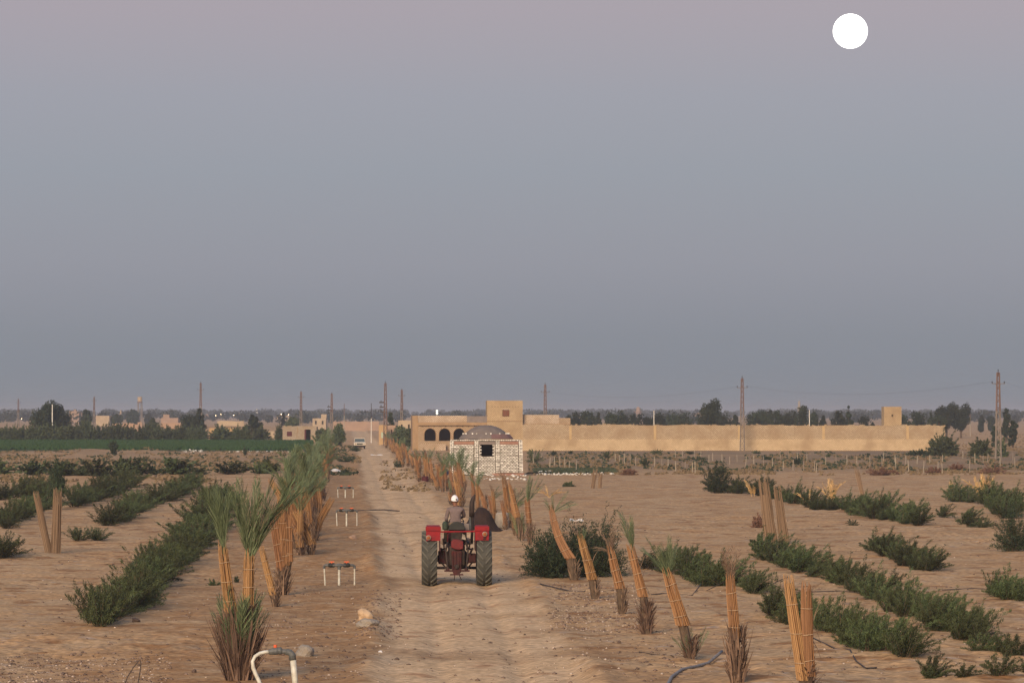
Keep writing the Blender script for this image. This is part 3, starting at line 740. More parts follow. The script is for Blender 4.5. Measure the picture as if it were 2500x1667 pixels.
def palm(base, wb, wt, rpx, label, group='reed-wrapped young palms along the track', mid=None, fr=(), dry=(), skirt=None, green=0, ties=3, seed=1, reedmat=None, name='wrapped_palm', nreed=30, root=None):
    """base, wrap bottom, wrap top as photo pixels; rpx = wrap radius in px at bottom and top"""
    if root is None:
        g = G(*base)
        e = empty(name, g, 0, label, 'palm', group)
    else:
        e = root; g = Vector(e.location)
    Y = g.y
    s = Y / F
    def loc(px, py, dy=0.0):
        return P(px, py, Y) - g + Vector((0, dy, 0))
    path = [loc(*wb)] + ([loc(*mid)] if mid else []) + [loc(*wt)]
    mb, core, pts = reeds([tuple(p) for p in path], rpx[0] * s, rpx[1] * s, nreed, 0.011, seed)
    w = mb.build('reed_wrap', reedmat or REED, e)
    core.build('reed_core', REEDC, w)
    ls = MB()
    for k in range(9):
        i = random.randrange(0, 5); p = Vector(pts[i]); a = random.uniform(0, 6.3); rr_ = (rpx[0] + (rpx[1] - rpx[0]) * i / 5) * s * 1.05
        q = p + Vector((math.cos(a) * rr_, math.sin(a) * rr_, 0)); up_ = random.choice((1, 1, -1)); l = random.uniform(.12, .32)
        e1 = q + Vector((math.cos(a) * l * .45, math.sin(a) * l * .45, up_ * l)); m1 = q.lerp(e1, .5) + Vector((0, 0, .03))
        ls.tone = random.random(); ls.tube([q, m1, e1], [.006, .005, .003], 3, False)
    tag(ls.build('loose_straw', DRYF, w), kind='stuff')
    for k in range(ties):
        f = (k + 0.6) / (ties + 0.2) * 0.95
        i = int(f * 5); t = f * 5 - i
        p = Vector(pts[i]).lerp(Vector(pts[min(i + 1, 5)]), t)
        d = Vector(pts[min(i + 1, 5)]) - Vector(pts[i])
        ring(p, ((rpx[0] + (rpx[1] - rpx[0]) * f) * s) * 1.10 + 0.010, 0.0055, d + Vector((random.uniform(-.15, .15) * d.length, 0, 0))).build('twine', TWINE, e)
    top = Vector(pts[-1]) - (Vector(pts[-1]) - Vector(pts[-2])) * 0.5
    # hidden trunk down to the ground
    tb = MB(); tb.tube([(0, 0, -0.1), Vector(pts[0])], [rpx[0] * s * 0.75, rpx[0] * s * 0.8], 8); tb.build('trunk', BARK, e)
    for (px, py) in fr:
        tip = loc(px, py, random.uniform(-0.25, 0.25))
        put_frond(random.choice(FR), e, top + Vector((random.uniform(-.03, .03), random.uniform(-.03, .03), 0)), tip, wide=0.72)
    for (px, py) in dry:
        put_frond(random.choice(FRD), e, top, loc(px, py, random.uniform(-0.15, 0.15)), 'dry_frond')
    if skirt:
        H, r0, r1, n = skirt
        link('dry_fronds', skirt_mesh(seed + 50, int(n * 1.5), H, r0, r1, long=0.5 if r1 > 0.42 else 0.2), DRYF, e)
    for k in range(green):
        th = random.uniform(0, 2 * math.pi); rr_ = random.uniform(0.15, 0.38); H = (skirt[0] if skirt else 0.6)
        put_frond(random.choice(FR), e, (rr_ * 0.3 * math.cos(th), rr_ * 0.3 * math.sin(th), 0.1), (rr_ * math.cos(th), rr_ * math.sin(th), H * random.uniform(0.8, 1.25)), 'green_shoot', 0.8)
    return e
random.seed(21)
def fan(cx, cy, tx, ty, n, sx, sy=14):
    return [(tx + random.uniform(-sx, sx), ty + random.uniform(-sy * 0.3, sy * 3.2)) for _ in range(n)]
# right row, near to far
pr = palm((1972, 1702), (1974, 1650), (1968, 1436), (15, 11), 'nearest right palm, a split bundle of bright orange reeds with no leaves', skirt=(0.5, 0.1, 0.3, 60), ties=3, seed=3, nreed=34, fr=(), dry=[(2005, 1412), (1985, 1420)])
palm(None, (1962, 1660), (1926, 1420), (14, 11), '', seed=4, ties=3, nreed=32, root=pr)
palm((1799, 1682), (1795, 1556), (1783, 1415), (12, 10), 'slim reed bundle with a dry brown tip and shaggy brown foot, second from the right', dry=fan(0, 0, 1781, 1335, 9, 12), skirt=(0.95, 0.13, 0.2, 170), seed=5)
palm((1688, 1614), (1668, 1526), (1630, 1397), (15, 11), 'left-leaning palm with a drooping green fan and green shoots at its foot', fr=fan(0, 0, 1608, 1312, 12, 30) + [(1572, 1338), (1580, 1325), (1650, 1330)], dry=[(1652, 1370)], skirt=(0.5, 0.12, 0.26, 80), green=9, seed=6)
palm((1580, 1546), (1571, 1456), (1541, 1337), (12, 9), 'leaning palm with one upright green plume and a wide dark brown foot', fr=fan(0, 0, 1532, 1240, 9, 12), skirt=(0.75, 0.12, 0.26, 150), seed=7)
palm((1520, 1503), (1513, 1436), (1490, 1342), (12, 8), 'leaning palm with thin pale straw-coloured fronds on top', dry=fan(0, 0, 1480, 1285, 10, 22), skirt=(0.6, 0.1, 0.13, 110), seed=8)
palm((1454, 1467), (1446, 1414), (1418, 1314), (12, 8), 'leaning palm with a short green tuft, in front of the big dark bush', fr=fan(0, 0, 1408, 1288, 5, 10) + [(1425, 1290), (1432, 1292)], dry=[(1403, 1282)], skirt=(0.5, 0.09, 0.12, 80), seed=9)
palm((1402, 1414), (1392, 1362), (1346, 1242), (13, 6), 'strongly bent palm with two green fans, left of the big dark bush', mid=(1362, 1304), fr=fan(0, 0, 1342, 1202, 6, 12) + [(1385, 1200), (1396, 1210), (1402, 1222), (1390, 1215)], skirt=(0.6, 0.12, 0.2, 80), seed=10)
palm((1294, 1332), (1292, 1276), (1287, 1222), (6, 6), 'palm with a large green spray, the tallest left of the bent one', fr=fan(0, 0, 1290, 1156, 11, 14) + [(1320, 1172), (1326, 1182), (1312, 1165)], skirt=(0.8, 0.1, 0.2, 80), seed=11)
palm((1271, 1319), (1264, 1262), (1246, 1190), (7, 4), 'thin leaning palm with a small green tip right of the dark heap', fr=fan(0, 0, 1244, 1172, 3, 4), skirt=(0.9, 0.12, 0.2, 110), green=4, seed=12)
# left row, near to far
pl = palm((584, 1655), (564, 1496), (544, 1336), (14, 10), 'nearest left palm clump, two orange bundles from one shaggy foot with big green fans', group='reed-wrapped young palms along the track',
          fr=fan(0, 0, 520, 1192, 7, 12) + [(540, 1200), (550, 1215), (560, 1212)], skirt=(1.25, 0.24, 0.44, 520), green=42, seed=13)
palm(None, (605, 1502), (608, 1356), (13, 11), '', seed=14, root=pl,
     fr=fan(0, 0, 584, 1176, 9, 20) + fan(0, 0, 640, 1172, 6, 24) + [(690, 1170), (705, 1168), (718, 1172), (675, 1190), (700, 1185), (660, 1170), (668, 1205)])
palm((672, 1477), (668, 1452), (640, 1345), (8, 6), 'dull orange leaning bundle just behind the nearest left clump', skirt=(0.5, 0.1, 0.2, 60), seed=15)
pl3 = palm((690, 1445), (688, 1392), (667, 1258), (11, 9), 'broad clump of three bright orange bundles in the left row', skirt=(0.75, 0.16, 0.26, 150), seed=16, fr=fan(0, 0, 640, 1190, 6, 30))
palm(None, (700, 1380), (688, 1246), (11, 10), '', seed=17, root=pl3)
palm(None, (706, 1370), (704, 1262), (9, 8), '', seed=18, root=pl3)
pl4 = palm((722, 1345), (722, 1300), (707, 1198), (11, 10), 'orange double bundle behind the broad clump in the left row', skirt=(0.8, 0.15, 0.26, 140), seed=19, fr=fan(0, 0, 690, 1130, 6, 20))
palm(None, (733, 1288), (730, 1214), (7, 7), '', seed=20, root=pl4, fr=fan(0, 0, 752, 1160, 8, 16) + [(772, 1150), (768, 1165)])

# the far palms of both rows
def far_palm_proto(seed, kind):
    e = empty('wrapped_palm', (0, 0, 0))
    g = random.Random(seed)
    H = g.uniform(1.3, 2.1); lean = g.uniform(0.1, 0.5)
    mb, core, pts = reeds([(0, 0, 0.35), (-lean * 0.3, 0, H * 0.55), (-lean, 0, H)], 0.15, 0.10, 16, 0.016, seed)
    w = mb.build('reed_wrap', REED, e); core.build('reed_core', REEDC, w)
    link('dry_fronds', skirt_mesh(seed, 90, 0.95, 0.12, 0.34, 0.03), DRYF, e)
    random.seed(seed)
    top = Vector(pts[-2])
    if kind == 1:
        for k in range(6):
            put_frond(g.choice(FR), e, top, top + Vector((g.uniform(-0.5, 0.45), g.uniform(-.3, .3), g.uniform(0.7, 1.25))), wide=1.3)
    elif kind == 2:
        for k in range(3):
            put_frond(g.choice(FRD), e, top, top + Vector((g.uniform(-0.2, 0.2), g.uniform(-.2, .2), g.uniform(0.4, 0.8))), 'dry_frond', wide=1.4)
    elif kind == 3:
        for k in range(5):
            put_frond(g.choice(FR), e, top, top + Vector((g.uniform(0.1, 0.9), g.uniform(-.3, .3), g.uniform(0.5, 1.0))), wide=1.4)
    return Proto(e)
FP = [far_palm_proto(400 + i, (0, 1, 2, 1, 3, 0, 2, 1)[i]) for i in range(8)]
random.seed(5)
RRX = lambda y: float(np.interp(y, [60, 100, 133, 269, 439, 520], [4.3, 1.8, 0.45, -6.6, -14.1, -17.8]))
LRX = lambda y: -5.9 - 0.0450 * (y - 95)
for side, fx, y0, lab in (('R', RRX, 139, 'small wrapped palm in the far right-hand row running to the villa'), ('L', LRX, 117, 'small wrapped palm in the far left-hand row running to the parked truck')):
    y = y0
    while y < 475:
        for q in range(2 if random.random() < 0.3 else 1):
            p = on(fx(y) + random.gauss(0, 0.33), y + random.gauss(0, 0.8), -0.05)
            kind = random.choice([0, 1, 1, 1, 3, 3, 4, 4, 4, 5, 6, 7, 7] if side == 'L' else [0, 0, 2, 2, 5, 5, 6, 6, 7, 1, 3, 4])
            s = random.uniform(0.62, 1.05) * (1.0 if y < 300 else 0.9) * (1.22 if side == 'L' else 1.0)
            z = 0 if y < 190 else (1 if y < 290 else 2)
            lb = (('small reed-wrapped palm in the right row just beyond the tractor', 'small reed-wrapped palm in the right row before the domed hut', 'tiny reed-wrapped palm in the right row beyond the hut, before the villa') if side == 'R' else
                  ('small reed-wrapped palm in the left row near the farther valve stands', 'small reed-wrapped palm in the left row near the white sheet', 'tiny reed-wrapped palm at the far end of the left row by the shed'))[z]
            o = FP[kind].put(p, random.uniform(-0.5, 0.5) + (math.pi if random.random() < 0.12 else 0), (s * 0.85, s * .85, s), lb, 'palm', ('nearer', 'middle', 'farthest')[z] + (' small palms of the right row' if side == 'R' else ' small palms of the left row'))
            o.rotation_euler.y = random.uniform(-0.12, 0.08)
        y += random.uniform(3.2, 6.6) * (0.62 if side == 'L' and y < 290 else 1) * (1.45 if y > 290 else 1.0)
# green spray in front of the hut, and the one left of the tractor driver's cap
palm((1132, 1200), (1134, 1180), (1128, 1152), (6, 5), 'palm with a tall green spray right in front of the domed hut', fr=fan(0, 0, 1135, 1103, 9, 18), skirt=(0.8, 0.12, 0.3, 60), seed=31)
palm((1103, 1232), (1103, 1222), (1100, 1205), (6, 5), 'squat palm with green plume to the left of the driver', fr=fan(0, 0, 1100, 1172, 6, 5), skirt=(0.8, 0.12, 0.3, 60), seed=32)
palm((1128, 1236), (1128, 1226), (1127, 1208), (6, 5), 'squat palm with green plume directly behind the driver', fr=fan(0, 0, 1127, 1178, 6, 5), skirt=(0.8, 0.12, 0.3, 60), seed=33)

# pale forked bundles out in the fields
def forked(name, base, legs, label):
    g = G(*base)
    e = empty(name, g, 0, label, 'reed bundle', None)
    for i, ((bx, by), (tx, ty), r0, r1) in enumerate(legs):
        Y = g.y
        p0 = P(bx, by, Y) - g; p1 = P(tx, ty, Y) - g; p0.z -= 0.04
        mb, core, pts = reeds([tuple(p0), tuple(p1)], r0 * Y / F, r1 * Y / F, 34, 0.014, 60 + i + int(base[0]), ragged=0.08)
        w = mb.build('reed_wrap', REEDP, e); core.build('reed_core', mat_core, w)
    return e
mat_core = REEDP
forked('forked_reed_bundle', (1898, 1328), [((1884, 1328), (1864, 1176), 15, 11), ((1916, 1322), (1898, 1196), 11, 8)], 'pale forked bundle of weathered reeds standing in the right field')
forked('forked_reed_bundle', (128, 1352), [((120, 1350), (90, 1212), 8, 7), ((136, 1352), (141, 1204), 11, 9)], 'pale forked bundle of weathered reeds standing in the left field')
forked('forked_reed_bundle', (1455, 1191), [((1447, 1190), (1453, 1150), 4, 5), ((1464, 1191), (1466, 1158), 4, 4)], 'small pale two-legged bundle on the sand in front of the water strip')
forked('forked_reed_bundle', (2103, 1208), [((2106, 1208), (2093, 1152), 4, 5)], 'pale narrow bundle behind the thick shrub row')
# yellow dry fronds standing in the right-hand rows
for (px, py, tp, n, wd, lab) in [(2398, 1222, 1152, 12, 22, 'tall yellow dry fronds at the right, left of a green bush'), (2330, 1208, 1168, 5, 14, 'faint yellow dry fronds left of the tall ones'),
        (2028, 1232, 1165, 7, 12, 'yellow dry fronds rising from the middle of the thick row'), (1838, 1214, 1168, 6, 16, 'yellow dry fronds curling over right of the big round bush'),
        (1972, 1232, 1190, 6, 18, 'yellow curling dry fronds at the near end of the thick row'), (1340, 1215, 1180, 8, 34, 'orange dry fronds lying behind the two-fanned palm')]:
    g = G(px, py)
    e = empty('dry_palm', g, 0, lab, 'dry palm')
    for k in range(n):
        t = P(px + random.uniform(-wd, wd), tp + random.uniform(0, 14), g.y) - g + Vector((0, random.uniform(-.3, .3), 0))
        put_frond(random.choice(FRS), e, (random.uniform(-.1, .1), 0, 0), t, 'dry_frond', 0.8)

# ------------------------------------------------------------------ walls with openings
def wall_boxes(mb, x0, x1, z0, z1, y0, y1, holes=(), arches=()):
    """wall in the XZ plane, thickness y0..y1; holes (xa,xb,za,zb); arches (xc,width,zbase,ztop) with round heads"""
    cuts = {x0, x1}
    for h in holes: cuts |= {h[0], h[1]}
    NA = 14
    for (xc, w, zb, zt) in arches:
        for k in range(NA + 1): cuts.add(round(xc - w / 2 + w * k / NA, 5))
    cuts = sorted(cuts)
    for a, b in zip(cuts[:-1], cuts[1:]):
        m = (a + b) / 2; segs = [(z0, z1)]
        for (ha, hb, za, zb) in holes:
            if ha < m < hb:
                n = []
                for (s0, s1) in segs:
                    if za > s0: n.append((s0, min(za, s1)))
                    if zb < s1: n.append((max(zb, s0), s1))
                segs = n
        for (xc, w, zb, zt) in arches:
            if abs(m - xc) < w / 2:
                r = w / 2
                zz = zt - r + math.sqrt(max(r * r - (m - xc) ** 2, 0))
                segs = [(z0, zb), (zz, z1)]
        for (s0, s1) in segs:
            if s1 - s0 > 0.004: mb.box(a, b, y0, y1, s0, s1)
BR = 0.0443                                 # the compound stands square to the track
# ------------------------------------------------------------------ long boundary wall
S = 439 / F
ORG = Vector((X(1276, 439), 439, 0.0))
def LX(px, Y=439): return (X(px, Y) - ORG.x)
bw = empty('boundary_wall', ORG, BR, 'very long low ochre block wall stretching right from the villa', 'wall')
L_ = LX(2313)
mb = MB()
xs = np.linspace(0.02, L_, 60)
zt = lambda x: 3.07 - 0.12 * (x / L_) + 0.05 * math.sin(x * 0.7) + 0.04 * math.sin(x * 2.1) + 0.03 * math.sin(x * 5.3)
for a, b in zip(xs[:-1], xs[1:]):
    t0, t1 = zt(a), zt(b)
    mb.add([(a, 0, 1.35), (b, 0, 1.35), (b, 0, t1), (a, 0, t0), (a, .25, 1.35), (b, .25, 1.35), (b, .25, t1), (a, .25, t0)],
           [(0, 1, 2, 3), (5, 4, 7, 6), (3, 2, 6, 7)])
mb.add([(xs[-1], 0, 1.35), (xs[-1], .25, 1.35), (xs[-1], .25, zt(L_)), (xs[-1], 0, zt(L_))], [(0, 1, 2, 3)])
mb.build('wall', WALLB, bw)
mb = MB(); mb.box(0.0, L_ + 0.02, -0.06, 0.28, -0.4, 1.35); mb.build('plastered_base', LOWB, bw)
for k in range(14):
    px = 1393 + k * (2290 - 1393) / 13
    mb = MB(); x = LX(px); mb.box(x - 0.15, x + 0.15, -0.035, 0.0, 1.352, zt(x) - 0.05); mb.build('pilaster', WALLB if k % 3 else OCHRE, bw)
random.seed(9)
cop = MB()
for k in range(150):
    x = random.uniform(0.2, L_ - 0.2); w = random.uniform(0.1, 0.35); h = random.uniform(0.03, 0.12)
    cop.box(x, x + w, 0.03, 0.2, zt(x) - 0.03, zt(x) + h)
tag(cop.build('loose_coping', WALLB, bw), kind='stuff')
# return side of the wall going back at its right end
mb = MB(); mb.box(L_ - 0.24, L_, 0.29, 22, -0.4, 2.9); mb.build('side_wall', WALLB, bw)

# ------------------------------------------------------------------ villa
def VX(px, Y=446): return X(px, Y) - VO.x
VO = Vector((X(1007, 446), 446, 0.0)); s = 446 / F
vz = lambda py: CAMH + (1005 - py) * s
vl = empty('villa', VO, BR, 'low unfinished villa with three dark arches and a square tower', 'house')
xt0, xt1 = VX(1189), VX(1276)
mb = MB()
arch = [(VX(c), 1.36, vz(1076), vz(1045.5)) for c in (1050, 1085.7, 1121)] + [(VX(1157), 1.36, vz(1076), vz(1045.5))]
wall_boxes(mb, VX(1020.5), xt0 - 0.01, -0.4, vz(1038), 0, 0.28, arches=arch)
mb.build('arcade_wall', VILLAB, vl)
for (xc, w, zb, ztp) in arch[:3]:
    m2 = MB()
    for k in range(12):
        a0 = math.pi * k / 12; a1 = math.pi * (k + 1) / 12; r = w / 2
        q = [(xc + r * math.cos(a0), ztp - r + r * math.sin(a0)), (xc + (r + .09) * math.cos(a0), ztp - r + (r + .09) * math.sin(a0)),
             (xc + (r + .09) * math.cos(a1), ztp - r + (r + .09) * math.sin(a1)), (xc + r * math.cos(a1), ztp - r + r * math.sin(a1))]
        m2.quadprism(q[::-1], -0.03, -0.002)
    m2.box(xc + w / 2, xc + w / 2 + 0.09, -0.03, -0.002, zb, ztp - w / 2 - .002)
    m2.box(xc - w / 2 - 0.09, xc - w / 2, -0.03, -0.002, zb, ztp - w / 2 - .002)
    m2.build('arch_trim', TANR, vl)
mb = MB(); mb.box(0, VX(1020.5) - 0.002, 0.05, 0.8, -0.4, vz(1015)); mb.build('corner_pier', TANR, vl)  # darker tan puts the side shade into the pier's colour
mb = MB(); mb.box(0, 0.25, 0.8, 11, -0.4, vz(1017)); mb.build('side_wall', TANR, vl)  # side wall and its parapet carry the same painted side shade
mb = MB(); mb.box(0.28, xt0, 5.2, 5.4, -0.4, vz(1030)); mb.build('inner_wall', TANR, vl)
for xp in (1068, 1103, 1139):
    mb = MB(); mb.box(VX(xp), VX(xp) + 0.22, 0.3, 5.19, -0.4, vz(1031)); mb.build('inner_wall', CEMENT, vl)
mb = MB(); mb.box(0.255, xt0 + .0, 0.29, 10.8, vz(1031.5), vz(1026)); mb.build('roof_slab', CEMENT, vl)
mb = MB(); mb.box(VX(1020.5), xt0 - .012, -0.30, 0.275, vz(1038) + .003, vz(1031)); mb.build('ledge', TANR, vl)  # darker tan box paints the shadow band below the parapet
mb = MB(); mb.box(VX(1021), VX(1140), -0.12, 0.14, vz(1031) + .003, vz(1014.5)); mb.build('parapet', PALEB, vl)
mb = MB(); mb.box(VX(1140) + .004, xt0 - .012, -0.32, 0.14, vz(1031) + .003, vz(1015.5)); mb.build('plain_parapet', CEMENT, vl)
mb = MB(); mb.box(0.0, VX(1020.8), 0.81, 10.9, vz(1017) + .003, vz(1014.5)); mb.build('side_parapet', TANR, vl)
mb = MB()
for k in range(11):
    mb.box(VX(1031 + k * 14), VX(1031 + k * 14) + 0.1, -0.03, -0.003, vz(1041.6), vz(1040))
mb.build('beam_hole_shade', ROOMDK, vl)  # dark blocks on the wall face, painted shade of small holes
mb = MB(); mb.box(VX(1024), VX(1088), -0.9, -0.6, -0.4, vz(1083)); mb.build('low_front_wall', PALEB, vl)
# tower
mb = MB(); tz = vz(977.8)
win = (VX(1226.5), VX(1243.5), vz(1016), vz(1000))
wall_boxes(mb, xt0, xt1, -0.4, tz, -0.5, -0.25, holes=[win])
mb.box(xt0, xt0 + 0.25, -0.248, 3.9, -0.4, tz); mb.box(xt1 - 0.25, xt1, -0.248, 3.9, -0.4, tz); mb.box(xt0 + .252, xt1 - .252, 3.65, 3.9, -0.4, tz)
mb.build('tower_wall', TOWERB, vl)
mb = MB(); mb.box(xt0 + .252, xt1 - .252, -0.248, 3.648, tz - 0.5, tz - 0.35); mb.build('tower_roof', CEMENT, vl)
wf = MB()
for k in range(2):
    a = win[0] + 0.03 + k * (win[1] - win[0] - 0.06) / 2
    wf.box(a + 0.01, a + (win[1] - win[0] - 0.06) / 2 - 0.01, -0.44, -0.40, win[2] + 0.03, win[3] - 0.03)
    for q in range(4):
        zz = win[2] + 0.1 + q * 0.18
        wf.box(a + 0.05, a + 0.33, -0.455, -0.441, zz, zz + 0.05)
wf.build('shutter', WOOD, vl)
mb = MB(); mb.box(win[0] - 0.06, win[1] + 0.06, -0.54, -0.502, win[3] + .003, win[3] + 0.12); mb.build('lintel', PALEB, vl)
mb = MB()
for k in range(10):
    x = xt0 + 0.55 + k * (xt1 - xt0 - 1.1) / 9; mb.box(x, x + 0.1, -0.52, -0.503, vz(993.5), vz(992))
mb.build('beam_hole_shade', ROOMDK, vl)  # dark blocks again stand in for the shade inside the holes
mb = MB(); mb.box(xt0 - .02, xt1 + .02, -0.53, -0.503, vz(1029), vz(1027.6)); mb.build('string_course', TANR, vl)
# upper blocks right of the tower, behind the boundary wall
mb = MB(); mb.box(xt1 + .01, VX(1366), 0.4, 8, -0.4, vz(1012.5)); mb.build('upper_block', PALEB, vl)
mb = MB(); mb.box(VX(1366) + .01, VX(1393.5), 0.3, 6, -0.4, vz(1020.3)); mb.build('upper_block', VILLAB, vl)
mb = MB(); mb.box(xt1 + .02, VX(1393), 0.15, 0.28, vz(1038), vz(1034)); mb.build('ledge', TANR, vl)
# roof lamp
g = VO + Vector((VX(1066.5), 1.2, vz(1026)))
lp = empty('roof_lamp', g, 0, 'small white lamp with two globes on the villa roof', 'lamp')
m2 = MB(); m2.tube([(0, 0, 0), (0, 0, 0.95)], 0.04, 6); m2.build('pole', WHITEP, lp)
for z in (0.85, 1.12):
    m2 = MB(); m2.lathe([(-.15, .02), (-.11, .11), (0, .15), (.11, .11), (.15, .02)], 12, 'Z', (0, 0, z)); m2.build('globe', emis('lamp_globe_light', (0.9, 0.95, 0.85), 0.55), lp, smooth=True)

# watchtower behind the wall
WO = Vector((X(2158, 455), 455, 0)); s2 = 455 / F; wz = lambda py: CAMH + (1005 - py) * s2
wt = empty('watchtower', WO, BR, 'small square ochre block watchtower behind the right end of the long wall', 'tower')
w_ = X(2201, 455) - WO.x; hx = X(2178.5, 455) - WO.x
mb = MB(); wall_boxes(mb, 0, w_, -0.4, wz(992.5), 0, 0.22, holes=[(hx - .1, hx + .1, wz(1017), wz(1012))])
mb.box(0, .2, .222, 2.2, -0.4, wz(992.5)); mb.box(w_ - .2, w_, .222, 2.2, -0.4, wz(992.5)); mb.box(.202, w_ - .202, 2.0, 2.2, -0.4, wz(992.5))
mb.build('tower_wall', TOWERB, wt)
mb = MB(); mb.box(.202, w_ - .202, .222, 1.998, wz(992.5) - .3, wz(992.5) - .15); mb.build('roof', CEMENT, wt)

# ------------------------------------------------------------------ domed block hut
HY = 270.0; hs = HY / F
HO = Vector((X(1187.5, HY), HY, 0.0)); HO.z = float(hgt(HO.x, HO.y)) - 0.02
hut = empty('domed_hut', HO, 0.02, 'unfinished white limestone-block hut with a shallow grey dome', 'hut')
hz = lambda py: (1159 - py) * hs + 0.02
hx_ = lambda px: (px - 1187.5) * hs
T_ = hz(1073); W0 = hx_(1275); D0 = 5.2
winx = (hx_(1173.3), hx_(1203.2)); winz = (hz(1112.5), hz(1084))
# inner dark core of mortar: four thin walls so the room is hollow
mb = MB(); wall_boxes(mb, -W0 + 0.06, W0 - 0.06, -0.3, T_ - 0.02, 0.06, 0.2, holes=[(winx[0], winx[1], winz[0], winz[1])])
mb.box(-W0 + .06, -W0 + .2, .202, D0 - .06, -.3, T_ - .02); mb.box(W0 - .2, W0 - .06, .202, D0 - .06, -.3, T_ - .02); mb.box(-W0 + .202, W0 - .202, D0 - .2, D0 - .06, -.3, T_ - .02)
mb.build('mortar_core', JOINT, hut)
mb = MB(); mb.box(-W0 + .202, W0 - .202, .202, D0 - .202, T_ - .12, T_ - .03); mb.build('ceiling', ROOMDK, hut)
blocks = MB()
gb = random.Random(77)
def block_panel(mb, u0, u1, z0, z1, depth, place, bw=0.215, bh=0.108, holes=(), joint=0.036):
    """courses of blocks on a panel; place maps (u, depth, z) to hut space"""
    nrow = max(1, round((z1 - z0) / bh)); rh = (z1 - z0) / nrow
    for r in range(nrow):
        za = z0 + r * rh; off = (r % 2) * bw * 0.5
        u = u0 - off
        while u < u1 - 0.02:
            a, b = max(u, u0), min(u + bw, u1)
            zc = za + rh / 2; uc = (a + b) / 2
            if b - a > 0.06 and not any(h[0] < uc < h[1] and h[2] < zc < h[3] for h in holes):
                j = joint / 2 * gb.uniform(0.7, 1.3); d = depth + gb.uniform(-0.015, 0.012)
                mb.tone = gb.random()
                p = [place(x, y, z) for z in (za + j, za + rh - j) for y in (d, 0.07) for x in (a + j, b - j)]
                mb.add(p, [(0, 2, 3, 1), (4, 5, 7, 6), (0, 1, 5, 4), (2, 6, 7, 3), (0, 4, 6, 2), (1, 3, 7, 5)])
            u += bw
front = lambda u, d, z: (u + 0.05 * (1 - z / T_) * (1 if u > 0 else -1) * abs(u) / W0, d - 0.10 * (1 - z / T_), z)
bl = MB()
zb_ = hz(1084); zp = hz(1072)
# panels between pilasters, recessed
block_panel(bl, hx_(1108), hx_(1157), 0.05, zb_, 0.03, front)
block_panel(bl, hx_(1169), hx_(1209), 0.05, zb_, 0.02, front, holes=[(winx[0] - .02, winx[1] + .02, winz[0], winz[1] + .1)])
block_panel(bl, hx_(1221), hx_(1265.5), hz(1152), zb_, 0.03, front)
# pilasters, proud
for a, b in ((1098, 1108), (1158, 1168.5), (1209.5, 1220.5), (1266, 1276)):
    block_panel(bl, hx_(a), hx_(b), -0.05, hz(1075), -0.05, front, bw=(b - a) * hs, bh=0.13)
block_panel(bl, -W0, W0, hz(1075.5), hz(1071.5), -0.09, front, bw=0.13, bh=0.12)
tag(bl.build('wall_blocks', BLOCK, hut), 'front courses of white limestone blocks', kind='stuff')
sd_ = MB()
for sg in (-1, 1):
    side = lambda u, d, z, sg=sg: (sg * (W0 + 0.06 - 0.06 * z / T_ - d - 0.02), u, z)
    block_panel(sd_, 0.1, D0 - 0.05, 0.0, T_, 0.0, side)
back = lambda u, d, z: (u, D0 - d, z)
block_panel(sd_, -W0, W0, 0.0, T_, 0.0, back)
tag(sd_.build('wall_blocks', BLOCK, hut), 'side and rear courses of white limestone blocks', kind='stuff')
for a, b in ((1108.4, 1157.6), (1220.6, 1265.6)):
    mb = MB(); mb.box(hx_(a), hx_(b), 0.0, 0.058, zb_ + .004, hz(1076)); mb.build('ring_beam', REDBEAM, hut)
mb = MB(); mb.box(hx_(1168.7), hx_(1209.3), -0.05, 0.058, zb_ + .004, hz(1077)); mb.build('lintel', CEMENT, hut)
mb = MB(); mb.box(hx_(1202), hx_(1280), -0.22, 0.05, -0.3, hz(1153.5)); mb.build('plinth', REDBEAM, hut)
DOMEC = mat('dark_dome_cement', (0.135, 0.108, 0.092), (0.185, 0.15, 0.128), 3, 0.9, bump=0.012)
N8 = 16
def dring(r, z, n=N8):
    return [(r * math.cos(2 * math.pi * k / n + math.pi / n), D0 / 2 + r * math.sin(2 * math.pi * k / n + math.pi / n), z) for k in range(n)]
prof = [(2.05, hz(1071)), (1.93, hz(1066)), (1.72, hz(1059.3)), (1.66, hz(1059))]
prof2 = [(1.60, hz(1059) - .01), (1.42, hz(1053)), (1.12, hz(1046)), (0.80, hz(1041)), (0.46, hz(1038)), (0.1, hz(1036.8))]
for nm, pf, mt in (('dome_base', prof, DOMEC), ('dome', prof2, DOMEC)):
    d_ = MB(); vs = []; fs = []
    for r, z in pf: vs += dring(r, z)
    for i in range(len(pf) - 1):
        for k in range(N8):
            k2 = (k + 1) % N8; fs.append((i * N8 + k, i * N8 + k2, (i + 1) * N8 + k2, (i + 1) * N8 + k))
    fs.append(tuple((len(pf) - 1) * N8 + k for k in range(N8)))
    d_.add(vs, fs); d_.build(nm, mt, hut)
mp_ = MB(); 
for k in range(N8):
    th = 2 * math.pi * (k + 0.5) / N8 + math.pi / N8
    if -1.45 < (th - 2 * math.pi if th > math.pi else th) < -0.3:
        a = dring(2.06, hz(1070.6)); b = dring(1.76, hz(1059.6)); k2 = (k + 1) % N8
        mp_.add([(p[0], p[1] - .02, p[2] + .02) for p in (a[k], a[k2], b[k2], b[k])], [(0, 1, 2, 3)])
if mp_.v: mp_.build('maroon_patch', PURPLE, hut)
